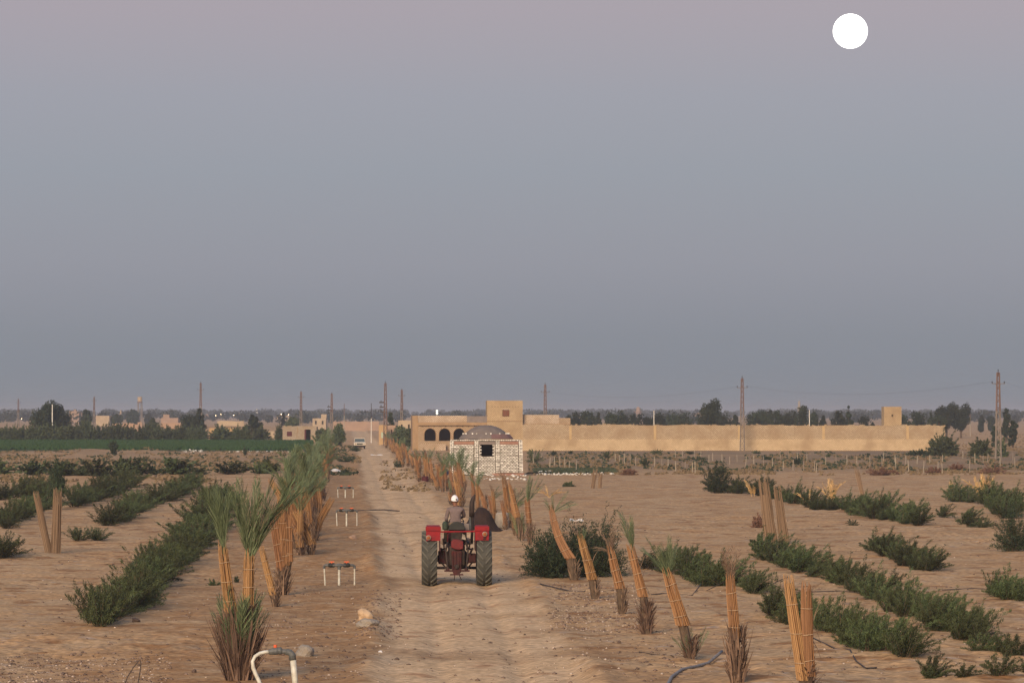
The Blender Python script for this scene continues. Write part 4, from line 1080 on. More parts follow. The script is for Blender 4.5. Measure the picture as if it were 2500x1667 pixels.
for k in range(30):
    th = 2 * math.pi * k / 30 + 0.1
    if gb.random() < 0.3: continue
    b_ = MB(); b_.tone = gb.random(); x, y = 1.69 * math.cos(th), D0 / 2 + 1.69 * math.sin(th)
    b_.box(-.05, .05, -.05, .05, 0, .09); b_.build('ring_block', BLOCK, hut, (x, y, hz(1059.2)))

# ------------------------------------------------------------------ small block hut beside the green crop
SY = 577.0; ss = SY / F; SO = Vector((X(731.5, SY), SY, float(hgt(X(731.5, SY), SY)))); sx = lambda px: (px - 731.5) * ss; sz = lambda py: (1077.5 - py) * ss
sh = empty('block_shed', SO, 0.0, 'small pale block shed with a maroon window and open doorway beside the green crop', 'shed')
mb = MB()
wall_boxes(mb, sx(690), sx(773), -0.3, sz(1041.5), 0, 0.2, holes=[(sx(700.5), sx(713), sz(1065), sz(1053.5)), (sx(743.5), sx(758.5), -0.3, sz(1048.5))])
mb.box(sx(690), sx(690) + .2, .202, 4, -.3, sz(1041.5)); mb.box(sx(773) - .2, sx(773), .202, 4, -.3, sz(1041.5))
mb.box(sx(690) + .202, sx(773) - .202, 3.8, 4, -.3, sz(1041.5))
mb.build('wall', HUTB, sh)
mb = MB(); mb.box(sx(690) + .202, sx(773) - .202, .202, 3.798, sz(1043.5), sz(1042.3)); mb.build('roof', CEMENT, sh)
mb = MB()
for k in range(22):
    x = sx(690) + k * 0.24; h = random.uniform(0.0, 0.14)
    mb.box(x, x + 0.22, 0.01, 0.19, sz(1041.5) + .002, sz(1041.5) + .03 + h)
tag(mb.build('ragged_coping', HUTB, sh), kind='stuff')
mb = MB(); mb.box(sx(700.5), sx(713), .06, .11, sz(1065), sz(1053.5)); mb.build('window_shutter', MAROON, sh)
mb = MB(); mb.box(sx(743.5) + .01, sx(743.5) + .25, -.1, .06, 0, sz(1048.5) - .02); mb.build('door', MAROON, sh)
mb = MB(); mb.box(sx(726), sx(728), -.02, -.003, sz(1058), sz(1042)); mb.box(sx(724.5), sx(726), -.02, -.003, sz(1070), sz(1058)); mb.build('crack', TANR, sh)

# ------------------------------------------------------------------ distant houses, walls and ruins
def simple_house(px0, px1, pyt, Y, dz, mt, label, cat='house', name='house', wins=0, parapet=False, top2=None):
    x0, x1 = X(px0, Y), X(px1, Y); z1 = CAMH + (1005 - pyt) * Y / F
    cx = (x0 + x1) / 2; z0 = float(hgt(cx, Y))
    e = empty(name, (cx, Y, z0), 0, label, cat)
    w = (x1 - x0) / 2; H = z1 - z0
    mb = MB(); holes = []
    for k in range(wins):
        c = -w + (k + 0.5) * 2 * w / wins; holes.append((c - w * 0.12, c + w * 0.12, H * 0.45, H * 0.78))
    wall_boxes(mb, -w, w, -0.6, H, 0, 0.25, holes=holes)
    mb.box(-w, -w + .25, .252, dz, -.6, H); mb.box(w - .25, w, .252, dz, -.6, H); mb.box(-w + .252, w - .252, dz - .25, dz, -.6, H)
    mb.build('wall', mt, e)
    mb = MB(); mb.box(-w + .252, w - .252, .252, dz - .252, H - .35, H - .15); mb.build('roof', CEMENT, e)
    if top2:
        mb = MB(); mb.box(-w + top2[0] * 2 * w, -w + top2[1] * 2 * w, dz * .3, dz * .8, H + .003, H + top2[2]); mb.build('stair_block', mt, e)
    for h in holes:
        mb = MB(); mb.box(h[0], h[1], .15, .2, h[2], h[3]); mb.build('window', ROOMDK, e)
    return e
def low_wall(px0, px1, pyt, Y, mt, label, jag=0.1, name='ruined_wall'):
    x0, x1 = X(px0, Y), X(px1, Y); H = CAMH + (1005 - pyt) * Y / F; z0 = float(hgt((x0 + x1) / 2, Y))
    mb = MB(); n = max(6, int((x1 - x0) / 0.8)); w = (x1 - x0)
    for k in range(n):
        t = random.uniform(-jag, jag * 0.4)
        mb.box(-w / 2 + w * k / n, -w / 2 + w * (k + 1) / n, 0, 0.3, -0.6, H - z0 + t)
    return tag(mb.build(name, mt, None, ((x0 + x1) / 2, Y, z0)), label, 'wall')
PINKW = mat('pink_wall', (0.35, 0.235, 0.165), (0.26, 0.175, 0.125), 0.6, 0.9)
CREAMW = mat('cream_wall', (0.42, 0.33, 0.22), (0.30, 0.225, 0.15), 0.6, 0.9)
MUDW = mat('mud_wall', (0.36, 0.235, 0.16), (0.29, 0.19, 0.125), 0.8, 0.95)
YELW = mat('yellow_wall', (0.42, 0.28, 0.14), (0.34, 0.22, 0.11), 0.8, 0.9)
simple_house(169, 193, 1003.5, 1500, 9, PINKW, 'pinkish flat-roofed house among distant trees at the far left', wins=0, top2=(.4, .6, .7))
simple_house(234, 267, 1014.5, 1150, 8, CREAMW, 'long cream house behind the left hedge', wins=0)
simple_house(314, 337, 1014.5, 1400, 8, CREAMW, 'small bright cream house below the water tower', wins=2, top2=(.55, .95, .3))
simple_house(393, 435, 1020, 1300, 8, PINKW, 'broad pinkish house left of the dark pointed tree', wins=0, top2=(.1, .45, 1.2))
simple_house(393, 446, 1032, 800, 4, MUDW, 'mud-walled enclosure in front of the broad pinkish house', name='mud_enclosure', cat='enclosure')
low_wall(275, 345, 1033, 850, MUDW, 'long ruined mud wall behind the left hedge', 0.35)
low_wall(336, 347, 1030, 845, PINKW, 'stub of a taller ruined wall at the end of the mud wall', 0.1)
simple_house(82, 92, 1018.5, 1200, 5, PINKW, 'tiny pink hut left of the two big dark trees', name='hut', cat='hut')
low_wall(531, 596, 1027, 760, CREAMW, 'long pale wall behind the ochre wall and the dark spreading tree', 0.12)
low_wall(511, 598, 1044.5, 640, YELW, 'ochre yard wall behind the round hedge bushes', 0.05)
low_wall(608, 625, 1044.5, 638, YELW, 'short ochre wall stub right of the dark spreading tree', 0.03)
low_wall(654, 670, 1052, 630, CREAMW, 'cream wall stub left of the block shed', 0.02)
simple_house(763, 796, 1021, 1000, 8, CREAMW, 'cream house right of the block shed in the distance', wins=2, top2=(.6, 1.0, 1.1))
low_wall(813, 925, 1028.5, 900, PINKW, 'long pale boundary wall at the end of the track', 0.15)
simple_house(925, 944, 1037, 520, 3, YELW, 'ochre gatehouse block with a pale green door at the end of the track', name='gatehouse', cat='gatehouse')
simple_house(946, 966, 1038, 525, 3, PINKW, 'half-built reddish room beside the gatehouse', wins=1, name='half_built_room', cat='room')
gd = MB(); gd.box(0, 0.28, -0.06, 0, 0, 0.8); tag(gd.build('metal_sheet', mat('pale_green_paint', (0.36, 0.42, 0.30), (0.3, 0.36, 0.26), 3, 0.6), None, (X(930.5, 519), 519.2, 0.95)), 'pale green metal sheet leaning on the ochre gatehouse', 'sheet')
simple_house(972, 1007, 1026, 640, 5, CREAMW, 'pale unfinished block building behind shrubs left of the villa', wins=2, name='unfinished_building', cat='building')
# ------------------------------------------------------------------ parked pickup truck
CY = 466.0; CO = on(X(878.5, CY), CY, -0.03)
car = empty('pickup_truck', CO, 0.045, 'cream pickup truck parked facing the camera where the track ends', 'truck')
car.scale = (0.92, 0.92, 0.92)
b = MB(); b.box(-.78, .78, 0, 4.3, .42, .82)
b.add([(-.76, 0.05, .82), (.76, .05, .82), (.74, 1.1, .95), (-.74, 1.1, .95)], [(0, 1, 2, 3)])
b.box(-.75, .75, 1.1, 4.25, .82, .96); b.box(-.68, .68, 1.5, 2.6, 1.38, 1.45)
for sx_ in (-1, 1):
    b.tube([(sx_ * .72, 1.1, .95), (sx_ * .66, 1.55, 1.42)], .03, 4); b.tube([(sx_ * .72, 2.7, .95), (sx_ * .66, 2.6, 1.42)], .035, 4)
bevel(b.build('body', CARP, car), 0.03)
b = MB(); b.add([(-.70, 1.12, .95), (.70, 1.12, .95), (.64, 1.54, 1.40), (-.64, 1.54, 1.40)], [(0, 1, 2, 3)]); b.build('windscreen', GLASS, car)
for sx_ in (-1, 1):
    b = MB(); b.add([(sx_ * .71, 1.15, .96), (sx_ * .71, 2.65, .96), (sx_ * .65, 2.55, 1.39), (sx_ * .65, 1.6, 1.39)], [(0, 1, 2, 3)]); b.build('side_window', GLASS, car)
    b = MB(); b.lathe([(-.03, .08), (.0, .09), (.02, .07)], 12, 'Y', (sx_ * .58, -0.01, .68)); b.build('headlight', CHROME, car)
b = MB(); b.box(-.42, .42, -.02, -.003, .58, .76); b.build('grille', DARK, car)
b = MB(); b.box(-.8, .8, -.12, -.022, .38, .50); b.build('bumper', GREASE, car)
b = MB(); b.box(-.62, .62, .2, 4.1, .22, .415); b.build('chassis', GREASE, car)
for sx_ in (-1, 1):
    for yy in (.75, 3.4):
        b = MB(); b.lathe([(-.1, .26), (-.08, .31), (.08, .31), (.1, .26)], 18, 'X', (sx_ * .66, yy, .31)); b.build('wheel', TYRE, car)

# ------------------------------------------------------------------ lattice power poles and other poles
def power_pole(px, pyt, Y, label, arms=1, z0=None, wide=0.26, mt=None, group='lattice power poles', side_gear=False):
    x = X(px, Y); z0 = float(hgt(x, Y)) if z0 is None else z0
    H = CAMH + (1005 - pyt) * Y / F - z0
    e = empty('power_pole', (x, Y, z0), random.uniform(-0.2, 0.2), label, 'power pole', group)
    def part(za, zb, m_, nm):
        mb = MB(); n = max(3, int((zb - za) / 0.55))
        rad = lambda z: wide * (1 - 0.62 * z / H)
        th = 0.045 if Y < 600 else 0.055
        cs = [(-1, -1), (1, -1), (1, 1), (-1, 1)]
        for c in cs:
            mb.tube([(c[0] * rad(za), c[1] * rad(za) * .8, za), (c[0] * rad(zb), c[1] * rad(zb) * .8, zb)], th * 1.25, 4)
        for k in range(n):
            a, b_ = za + (zb - za) * k / n, za + (zb - za) * (k + 1) / n
            for q in range(4):
                c, d = cs[q], cs[(q + 1) % 4]
                if k % 2: c, d = d, c
                mb.tube([(c[0] * rad(a), c[1] * rad(a) * .8, a), (d[0] * rad(b_), d[1] * rad(b_) * .8, b_)], th * .7, 3, False)
                mb.tube([(c[0] * rad(b_), c[1] * rad(b_) * .8, b_), (d[0] * rad(b_), d[1] * rad(b_) * .8, b_)], th * .6, 3, False)
        mb.build(nm, m_, e)
    part(0, H * 0.55, mt or STEELG, 'lower_frame'); part(H * 0.55, H * 0.985, mt or STEELR, 'upper_frame')
    m3 = MB(); m3.tube([(0, 0, H * .97), (0, 0, H + .12)], .03, 5); m3.lathe([(0, .03), (.05, .07), (.12, .04)], 8, 'Z', (0, 0, H + .03)); m3.build('top_insulator', CERAM, e)
    if arms:
        za = H * 0.86
        mb = MB(); mb.tube([(-.62, 0, za), (.62, 0, za)], .03, 4); mb.tube([(-.3, 0, za), (-.1, 0, za - .25)], .02, 3); mb.tube([(.3, 0, za), (.1, 0, za - .25)], .02, 3); mb.build('crossarm', STEELG, e)
        for sx_ in (-.58, .58):
            mb = MB(); mb.lathe([(0, .02), (.05, .06), (.09, .035), (.13, .06), (.2, .025)], 8, 'Z', (sx_, 0, za + .02)); mb.build('insulator', CERAM, e)
    if side_gear:
        for q in range(3):
            mb = MB(); zz = H * (0.52 + 0.075 * q); mb.box(-.75 - .05 * q, -.2, -.12, .12, zz, zz + .18); mb.tube([(-.6, 0, zz + .18), (-.6, 0, zz + .4)], .05, 6); mb.build('switch_gear', CERAM, e)
    return e
power_pole(1812, 921, 437.5, 'tall lattice power pole standing in front of the middle of the long wall')
power_pole(2437, 906, 353, 'tallest lattice power pole at the right, past the end of the wall')
power_pole(1331, 937, 536, 'lattice power pole rising behind the villa to the right of its tower')
power_pole(941, 933, 509, 'rusty lattice pole with stacked switch gear at the end of the track', arms=0, side_gear=True, mt=STEELR)
power_pole(981, 950, 676, 'two-tone lattice pole right of the pole with switch gear')
power_pole(735, 955, 729, 'lattice pole with two round insulators above the block shed')
power_pole(810, 959, 700, 'lattice pole just right of the block shed', arms=0, side_gear=True)
power_pole(490, 933, 700, 'slim lattice pole rising from the dark pointed tree', arms=1)
power_pole(230, 968, 1000, 'faint distant lattice pole above the left trees')
power_pole(45, 973, 1050, 'faintest lattice pole at the far left')
def thin_pole(px, pyt, pyb, Y, rad, mt, label, name='utility_pole', top=None, lean=0):
    x = X(px, Y); z0 = CAMH + (1005 - pyb) * Y / F; z0 = min(z0, float(hgt(x, Y))); z1 = CAMH + (1005 - pyt) * Y / F
    e = empty(name, (x, Y, z0), 0, label, 'pole')
    H = z1 - z0; f = top[0] if top else 1
    mb = MB(); mb.tube([(0, 0, 0), (lean * f, 0, H * f)], [rad, rad * .8], 6); mb.build('lower_pole', mt, e)
    if top:
        mb = MB(); mb.tube([(lean * f, 0, H * f + .002), (lean, 0, H)], [rad * .75, rad * .6], 6); mb.build('upper_pole', top[1], e)
    return e
thin_pole(128, 987, 1053, 595, .10, WHITEP, 'white pole in front of the two big dark trees')
thin_pole(906.5, 984, 1073, 560, .07, WHITEP, 'thin pole with a dark upper half and pale lower half beside the track end', top=(0.62, GREASE))
thin_pole(840.5, 985, 1048, 800, .10, POSTM, 'pale slim pole behind the left palm row', top=(0.6, STEELR))
thin_pole(1596.5, 1002, 1040, 520, .07, WHITEP, 'short pale pole behind the long wall, left of the dark tree')
thin_pole(1976, 1001, 1040, 520, .07, WHITEP, 'short pale pole behind the long wall, right of the middle power pole')
thin_pole(2368.5, 1003, 1063, 690, .09, POSTM, 'pale pole right of the big dark tree beyond the wall', top=(.75, STEELR))
thin_pole(499, 1012, 1052, 650, .05, POSTM, 'leaning grey prop beside the dark pointed tree', lean=-.5)
# cables between the near poles
def sag(a, b, s_):
    return [Vector(a).lerp(Vector(b), t) - Vector((0, 0, s_ * 4 * t * (1 - t))) for t in np.linspace(0, 1, 9)]
def cable(px0, py0, Y0, px1, py1, Y1, label, sg=1.1):
    a = P(px0, py0, Y0); b = P(px1, py1, Y1); q = sag(a, b, sg); m = MB(); m.tube([v - a for v in q], .008, 3, False)
    tag(m.build('power_cable', CERAM, None, a), label, 'cable')
cable(1824, 942, 437.5, 2424, 931, 353, 'thin cable sagging from the middle power pole to the right one')
cable(1322, 954, 536, 1801, 943, 437.5, 'thin cable sagging from the pole behind the villa to the middle pole')
cable(2452, 931, 353, 2700, 915, 300, 'thin cable leaving the right power pole towards the photo edge')
# ------------------------------------------------------------------ water towers, minarets, street lamps
def water_tower(px, pyt, Y, w, th, label):
    x = X(px, Y); z1 = CAMH + (1005 - pyt) * Y / F; e = empty('water_tower', (x, Y, 0), 0, label, 'water tower')
    mb = MB(); mb.lathe([(z1 - th, w * .9), (z1 - th + .1, w), (z1 - .1, w), (z1, w * .8)], 20, 'Z'); mb.build('tank', CREAMW, e, smooth=False)
    mb = MB(); mb.lathe([(z1 - th - .5, w * 1.15), (z1 - th - .02, w * 1.15)], 20, 'Z'); mb.build('gallery', STEELR, e)
    for k in range(6):
        a = math.pi * 2 * k / 6; mb = MB(); mb.tube([(w * 1.3 * math.cos(a), w * 1.3 * math.sin(a), 0), (w * math.cos(a), w * math.sin(a), z1 - th - .52)], .12, 5); mb.build('leg', STEELG, e)
    return e
water_tower(341.5, 968.5, 1500, 0.95, 1.9, 'distant water tower with a pale cylindrical tank on legs')
def minaret(px, pyt, Y, r, label, mt=CREAMW):
    x = X(px, Y); z1 = CAMH + (1005 - pyt) * Y / F; e = empty('minaret', (x, Y, 0), 0, label, 'minaret')
    mb = MB(); mb.lathe([(0, r), (z1 * .6, r * .8), (z1 * .6 + .1, r * 1.3), (z1 * .66, r * 1.3), (z1 * .67, r * .7), (z1 * .86, r * .6)], 10, 'Z'); mb.build('shaft', mt, e)
    mb = MB(); mb.lathe([(z1 * .861, r * .65), (z1 * .92, r * .5), (z1, .02)], 10, 'Z'); mb.build('cap', mt, e)
    return e
minaret(295, 999.5, 1600, .55, 'little cream minaret left of the water tower')
minaret(627, 997, 1900, .55, 'distant white minaret behind the spreading tree', WHITEP)
minaret(1951, 976, 1900, .95, 'pale distant minaret behind the trees right of the middle power pole', POSTM)
minaret(1558, 992, 1900, 1.6, 'blurred pinkish tower above the trees behind the wall', PINKW)
LAMPM = emis('street_light_glow', (1.0, 0.72, 0.38), 6)
for (px, py, lab) in [(53, 1022, 'lit yellow street lamp at the far left'), (527, 1014, 'first lit lamp of the cluster left of the spreading tree'), (539.5, 1011, 'small lit lamp, second of the left cluster'),
                      (570.5, 1013, 'brightest lit lamp left of the spreading tree'), (687, 1011, 'left one of the two lit lamps above the sand mound'), (704.5, 1012, 'right one of the two lit lamps above the sand mound')]:
    Y = 1500; x = X(px, Y); z = CAMH + (1005 - py) * Y / F; e = empty('street_lamp', (x, Y, 0), 0, lab, 'street lamp', 'lit street lamps in the distance')
    z = max(z, 1.2)
    mb = MB(); mb.tube([(0, 0, 0), (0, 0, z)], .07, 5); mb.build('pole', STEELG, e)
    mb = MB(); r = .16 if px not in (539.5,) else .14
    mb.lathe([(-r, .02), (-r * .6, r * .8), (0, r), (r * .6, r * .8), (r, .02)], 10, 'Z', (0, -.2, z)); mb.build('lamp_head', LAMPM, e, smooth=True)

# ------------------------------------------------------------------ trees
def tree_meshes(seed, H, W, kind, nl=2600, leaf=0.3):
    nl = int(nl * 1.5)
    """crown of many small leaf clumps round limbs; returns crown and trunk meshes"""
    g = np.random.default_rng(seed)
    C = []; A = []; T = []; lob = g.uniform(0.55, 1.25, 7)
    tr = MB(); tr.tube([(0, 0, -.3), (0.05 * W, 0, H * .25), (0.02, 0, H * .55), (0, 0, H * .8)], [H * .035, H * .028, H * .018, H * .006], 6)
    nb = 36
    for i in range(nb):
        if kind == 'cone':
            t = g.random() ** 0.8; zc = H * (0.16 + 0.80 * t); rad = W * (1 - t) ** 0.85 * g.uniform(0.25, 1.0)
        elif kind == 'spread':
            t = g.random(); zc = H * (0.40 + 0.55 * t); rad = W * math.sqrt(max(1 - (1.6 * t - .9) ** 2, .08)) * g.uniform(0.2, 1.0)
        elif kind == 'lean':
            t = g.random(); zc = H * (0.12 + 0.84 * t); rad = W * (0.35 + 0.55 * math.sin(math.pi * min(t * .8 + .1, 1))) * g.uniform(.2, 1)
        else:
            t = g.random(); zc = H * (0.10 + 0.82 * t); rad = W * math.sqrt(max(1 - (2 * t - .9) ** 2 * .75, .05)) * g.uniform(0.2, 0.95)
        th = g.random() * 2 * math.pi; q_ = lob[int(th / (2 * math.pi) * 6.99)]; rad *= q_; zc *= 0.55 + 0.45 * min(q_, 1.0)
        c = np.array([math.cos(th) * rad, math.sin(th) * rad, zc])
        if kind == 'lean': c[0] += (zc / H - .5) * W * 0.9
        cr = W * g.uniform(0.30, 0.52) * (1.0 if kind != 'cone' else 0.75 * (1.25 - t))
        if i % 2 == 0: tr.tube([(0, 0, zc * .55), (c[0] * .6, c[1] * .6, zc * .85), tuple(c)], [H * .014, H * .009, H * .004], 4, False)
        n = int(nl / nb)
        d = unit(g.normal(0, 1, (n, 3))) * (g.random((n, 1)) ** 0.4) * cr * np.array([1, 1, 1.05])
        C.append(c + d); T.append(np.clip(g.random() * 0.6 + 0.4 * g.random(n), 0, 1))
        A.append(unit(g.normal(0, 1, (n, 3)) + np.array([0.3, 0, 0.7])))
    C = np.concatenate(C); A = np.concatenate(A); T = np.concatenate(T)
    C[:, 2] = np.maximum(C[:, 2], 0.05)
    S_ = unit(np.cross(A, g.normal(0, 1, A.shape)))
    V, Fa = diamonds(C, A, S_, leaf * (0.6 + .8 * g.random(len(C))), leaf * .45)
    return npmesh('crown', V, Fa, np.repeat(T, 4)), tr.mesh('trunk')
def tree(name, seed, px, Y, wpx, pyt, kind, label, group=None, nl=2600, mt=None, base=None):
    x = X(px, Y); z0 = float(hgt(x, Y)) if base is None else CAMH + (1005 - base) * Y / F
    H = CAMH + (1005 - pyt) * Y / F - z0; W = wpx * Y / F / 2
    e = empty(name, (x, Y, z0), 0, label, 'tree', group)
    cm, tm = tree_meshes(seed, H, W, kind, nl, max(0.22, Y * 0.00062))
    link('crown', cm, mt or TREEL, e); link('trunk', tm, BARK, e)
    return e
tree('leaning_tree', 501, 108, 605, 66, 987, 'lean', 'left half of the pair of big dark wind-swept trees at the far left', nl=4500)
tree('dark_tree', 502, 148, 607, 66, 990, 'round', 'right half of the pair of big dark wind-swept trees at the far left', nl=4500)
tree('dark_tree', 503, 211, 800, 28, 998, 'round', 'dark tree behind the hedge right of the big pair')
tree('dark_tree', 504, 487, 640, 50, 996, 'cone', 'dark pointed tree at the foot of the slim lattice pole', nl=3800)
tree('dark_tree', 505, 468, 645, 54, 1012, 'round', 'lower dark bushy tree left of the pointed tree', nl=3000)
tree('spreading_tree', 506, 616, 600, 70, 1009, 'cone', 'dark spreading tree behind the ochre wall', nl=3800)
tree('dark_tree', 507, 325, 1300, 34, 1000, 'round', 'dark tree mass below the water tower')
tree('dark_tree', 508, 284, 1100, 26, 1009, 'round', 'tree beside the cream minaret')
tree('dark_tree', 509, 362, 1300, 16, 1005, 'round', 'small round tree right of the water tower')
tree('grey_tree', 510, 372, 760, 26, 1021, 'round', 'grey-brown leafless looking tree before the mud wall', mt=HEDGE)
tree('dark_tree', 511, 692, 900, 10, 1007, 'cone', 'narrow dark tree under the two lit lamps')
tree('green_tree', 512, 712, 800, 42, 1021, 'round', 'low rounded tree behind the block shed', mt=HEDGE)
tree('dark_tree', 513, 953, 560, 22, 1002, 'round', 'dark tree just right of the rusty pole at the track end', nl=3000)
tree('green_tree', 514, 975, 500, 44, 1044, 'round', 'bushy green tree between the track end and the villa', mt=HEDGE)
tree('green_tree', 515, 1000, 470, 22, 1046, 'round', 'dark green tree touching the left corner of the villa', mt=HEDGE)
tree('green_tree', 516, 828, 500, 40, 1036, 'round', 'green bushy tree at the far end of the left palm row', mt=HEDGE)
tree('green_tree', 517, 785, 540, 28, 1047, 'round', 'green bush right against the block shed', mt=HEDGE)
tree('dark_tree', 518, 1722, 560, 74, 979, 'lean', 'biggest dark tree behind the long wall, left of the middle pole', nl=5000)
TL = [(1400, 1008, 26), (1432, 1003, 26), (1462, 1006, 26), (1492, 1009, 30), (1518, 1004, 24), (1545, 1006, 26), (1578, 1003, 26), (1608, 1008, 28), (1640, 1010, 30), (1668, 1008, 34), (1765, 1006, 40),
      (1796, 1010, 26), (1838, 1006, 34), (1862, 998, 30), (1880, 996, 24), (1900, 1000, 24), (1925, 1008, 28), (1940, 1002, 22), (1962, 989, 28), (1986, 1002, 16), (2010, 1014, 20), (2046, 1004, 22),
      (2110, 1018, 20), (2130, 1030, 14), (2212, 1010, 26), (2243, 1003, 30), (2272, 1007, 22), (2292, 1012, 22)]
for i, (px, pyt, w) in enumerate(TL):
    tree('wall_tree', 530 + i, px, 600 + 25 * (i % 3), w * 1.9, pyt, ('round', 'round', 'cone')[i % 3] if w < 30 else 'round', ('dark tree in the belt behind the wall, left of the biggest dark tree' if px < 1690 else 'dark tree in the belt behind the wall, just right of the middle pole' if px < 1900 else 'dark tree in the belt behind the wall, between pale pole and conifer' if px < 2060 else 'dark tree in the belt right of the watchtower'), ('belt trees left of the biggest tree' if px < 1690 else 'belt trees right of the middle pole' if px < 1900 else 'belt trees before the conifer' if px < 2060 else 'belt trees right of the watchtower'), nl=1700)
tree('conical_tree', 570, 2071, 610, 34, 988, 'cone', 'dark pointed conifer behind the wall, left of the watchtower', nl=3000)
tree('dark_tree', 571, 2310, 655, 50, 992, 'spread', 'left crown of the large dark tree beyond the wall end', nl=3400)
tree('dark_tree', 572, 2345, 650, 54, 990, 'spread', 'right crown of the large dark tree beyond the wall end', nl=3400)
tree('wind_blown_tree', 573, 2455, 560, 26, 998, 'lean', 'wind-bent tree right of the tall right power pole', nl=2200)
tree('small_tree', 574, 2427, 480, 16, 1036, 'round', 'small dark tree at the left of the tall right power pole', nl=1500)
tree('small_tree', 575, 2472, 480, 26, 1024, 'lean', 'small leaning tree near the right edge', nl=1500)
tree('small_tree', 576, 2394, 850, 18, 1012, 'round', 'small distant tree between the big tree and the right pole', nl=1200)
tree('small_tree', 577, 2418, 900, 22, 1014, 'round', 'distant tree just left of the right pole', nl=1200)
# hedge bushes along the crop
hx = -8; i = 0
while hx < 505:
    w = random.uniform(22, 30)
    e = big_bush('hedge_bush', 600 + i, HEDGE, hx, 1075.5, w * 1.75, 1041 + random.uniform(-2, 5), 'round bush in the long hedge along the back of the green crop', 'bush', 'hedge bushes behind the green crop', ns=110, nl=40, leaf=0.32, wl_=0.13, upright=1.5) if i < 6 else None
    if e is None:
        src = HB[i % len(HB)]; e = copy_tree(src); g = G(hx, 1075.5); e.location = g; s3 = random.uniform(.85, 1.15); e.scale = (s3, s3, s3 * random.uniform(.9, 1.1)); e.rotation_euler.z = random.uniform(0, 6)
    else:
        if i == 0: HB = []
        HB.append(e)
    hx += w * 0.8; i += 1
for k, (px, w) in enumerate([(540, 46), (578, 34), (598, 24), (636, 38), (682, 22)]):
    src = HB[k]; e = copy_tree(src); e.location = G(px, 1075); q = w / 36; e.scale = (q, q, 1.0)
    tag(e, 'separate round green bush before the ochre wall, between the hedge and the block shed', 'bush', 'round bushes before the ochre wall')
tall = copy_tree(HB[1]); tall.location = G(212, 1074); tall.scale = (.9, .9, 1.5); tag(tall, 'taller bush standing above the hedge', 'bush')
if 'group' in tall: del tall['group']
# far band of trees along the horizon
def far_wood():
    g = np.random.default_rng(91)
    C = []; A = []; T = []; LN = []
    for i in range(620):
        px = g.uniform(-60, 2560); Y = g.uniform(1300, 4200)
        H = g.uniform(2.6, 5.2) * (1 + (Y - 1300) / 5200) ; W = H * g.uniform(0.5, 1.3)
        n = 110
        d = unit(g.normal(0, 1, (n, 3))) * g.random((n, 1)) ** .4 * np.array([W, W, H * .5])
        C.append(np.array([X(px, Y), Y, H * .55]) + d); A.append(unit(g.normal(0, 1, (n, 3)))); T.append(np.full(n, g.random())); LN.append(np.full(n, Y * .0006))
    C = np.concatenate(C); A = np.concatenate(A); T = np.concatenate(T); LN = np.concatenate(LN)
    C[:, 2] = np.maximum(C[:, 2], .1)
    S_ = unit(np.cross(A, g.normal(0, 1, A.shape)))
    V, Fa = diamonds(C, A, S_, LN * 1.3, LN * .9)
    tag(link('far_wood', npmesh('far_wood', V, Fa, np.repeat(T, 4)), TREEL), 'hazy dark line of far trees along the horizon', kind='stuff')
far_wood()
# far village blocks, tiny in the haze
random.seed(31)
for k in range(9):
    px = random.choice([random.uniform(0, 700), random.uniform(0, 900), random.uniform(1200, 2500)]); Y = random.uniform(1500, 2300)
    mt = random.choice([PINKW, CREAMW, MUDW])
    w = random.uniform(3, 7); H = random.uniform(2.3, 3.6)
    mb = MB(); mb.box(-w / 2, w / 2, 0, 5, -.8, H); mb.box(-w * .3, w * .05, 1, 3, H + .003, H + random.uniform(.4, 1.2))
    tag(mb.build('far_house', mt, None, on(X(px, Y), Y)), 'tiny hazy flat-roofed house in the far village', 'house', 'tiny houses of the far village')

# ------------------------------------------------------------------ fenced plot: posts, water strip
PL = [(1000, a, b) for a, b in ((1610, 1140), (1665, 1100), (1725, 1140), (1783, 1140), (1835, 1155), (1912, 1185), (1420, 1080), (1465, 1050), (1515, 1050))]
PL += [(1500, a, b) for a, b in ((10, 1060), (60, 1080), (115, 1090), (180, 1080), (245, 1110), (460, 1130), (548, 1140), (617, 1145), (705, 1175), (812, 1170), (895, 1190), (930, 1200), (1085, 1080), (1130, 1060), (1235, 1080), (1325, 1100),
       (1410, 1070), (1510, 1110), (1715, 1130), (1815, 1140), (1940, 1160), (2052, 1165), (2172, 1185), (2297, 1170), (2320, 1200), (1905, 1040), (2005, 1050), (2105, 1060), (2210, 1080), (1600, 1100), (700, 1030), (990, 1040), (780, 1040), (920, 1030))]
PL += [(2000, a, b) for a, b in ((75, 1100), (195, 1110), (320, 1110), (435, 1110), (585, 1120), (740, 1060), (870, 1080), (995, 1085), (1125, 1090), (1270, 1090), (1415, 1070), (720, 1130), (880, 1140), (1025, 1180), (1198, 1195),
       (1368, 1195), (1415, 1220), (1650, 1030), (1730, 1200), (1790, 1080), (1885, 1100), (1935, 1070), (2225, 1060), (2250, 1140), (2080, 1120))]
pmb = MB(); pmb.box(-.032, .032, -.032, .032, -.1, .78); pmb.box(-.038, .038, -.038, .038, .782, .82); pme = pmb.mesh('fence_post'); pme.materials.append(POSTM)
for (o0, a, b_) in PL:
    g = G(o0 + a / 4.704, 900 + b_ / 4.704)
    o = link('fence_post', pme); o.location = g; k = random.uniform(.85, 1.15); o.scale = (.8, .8, k); o.rotation_euler = (random.uniform(-.05, .05), random.uniform(-.06, .06), random.uniform(0, 3))
    z = ('left', 'middle', 'right')[0 if g.x < 12 else 1 if g.x < 30 else 2]; tag(o, 'thin pale fence post in the ' + z + ' part of the plot below the long wall', 'post', 'fence posts in the ' + z + ' part of the plot')
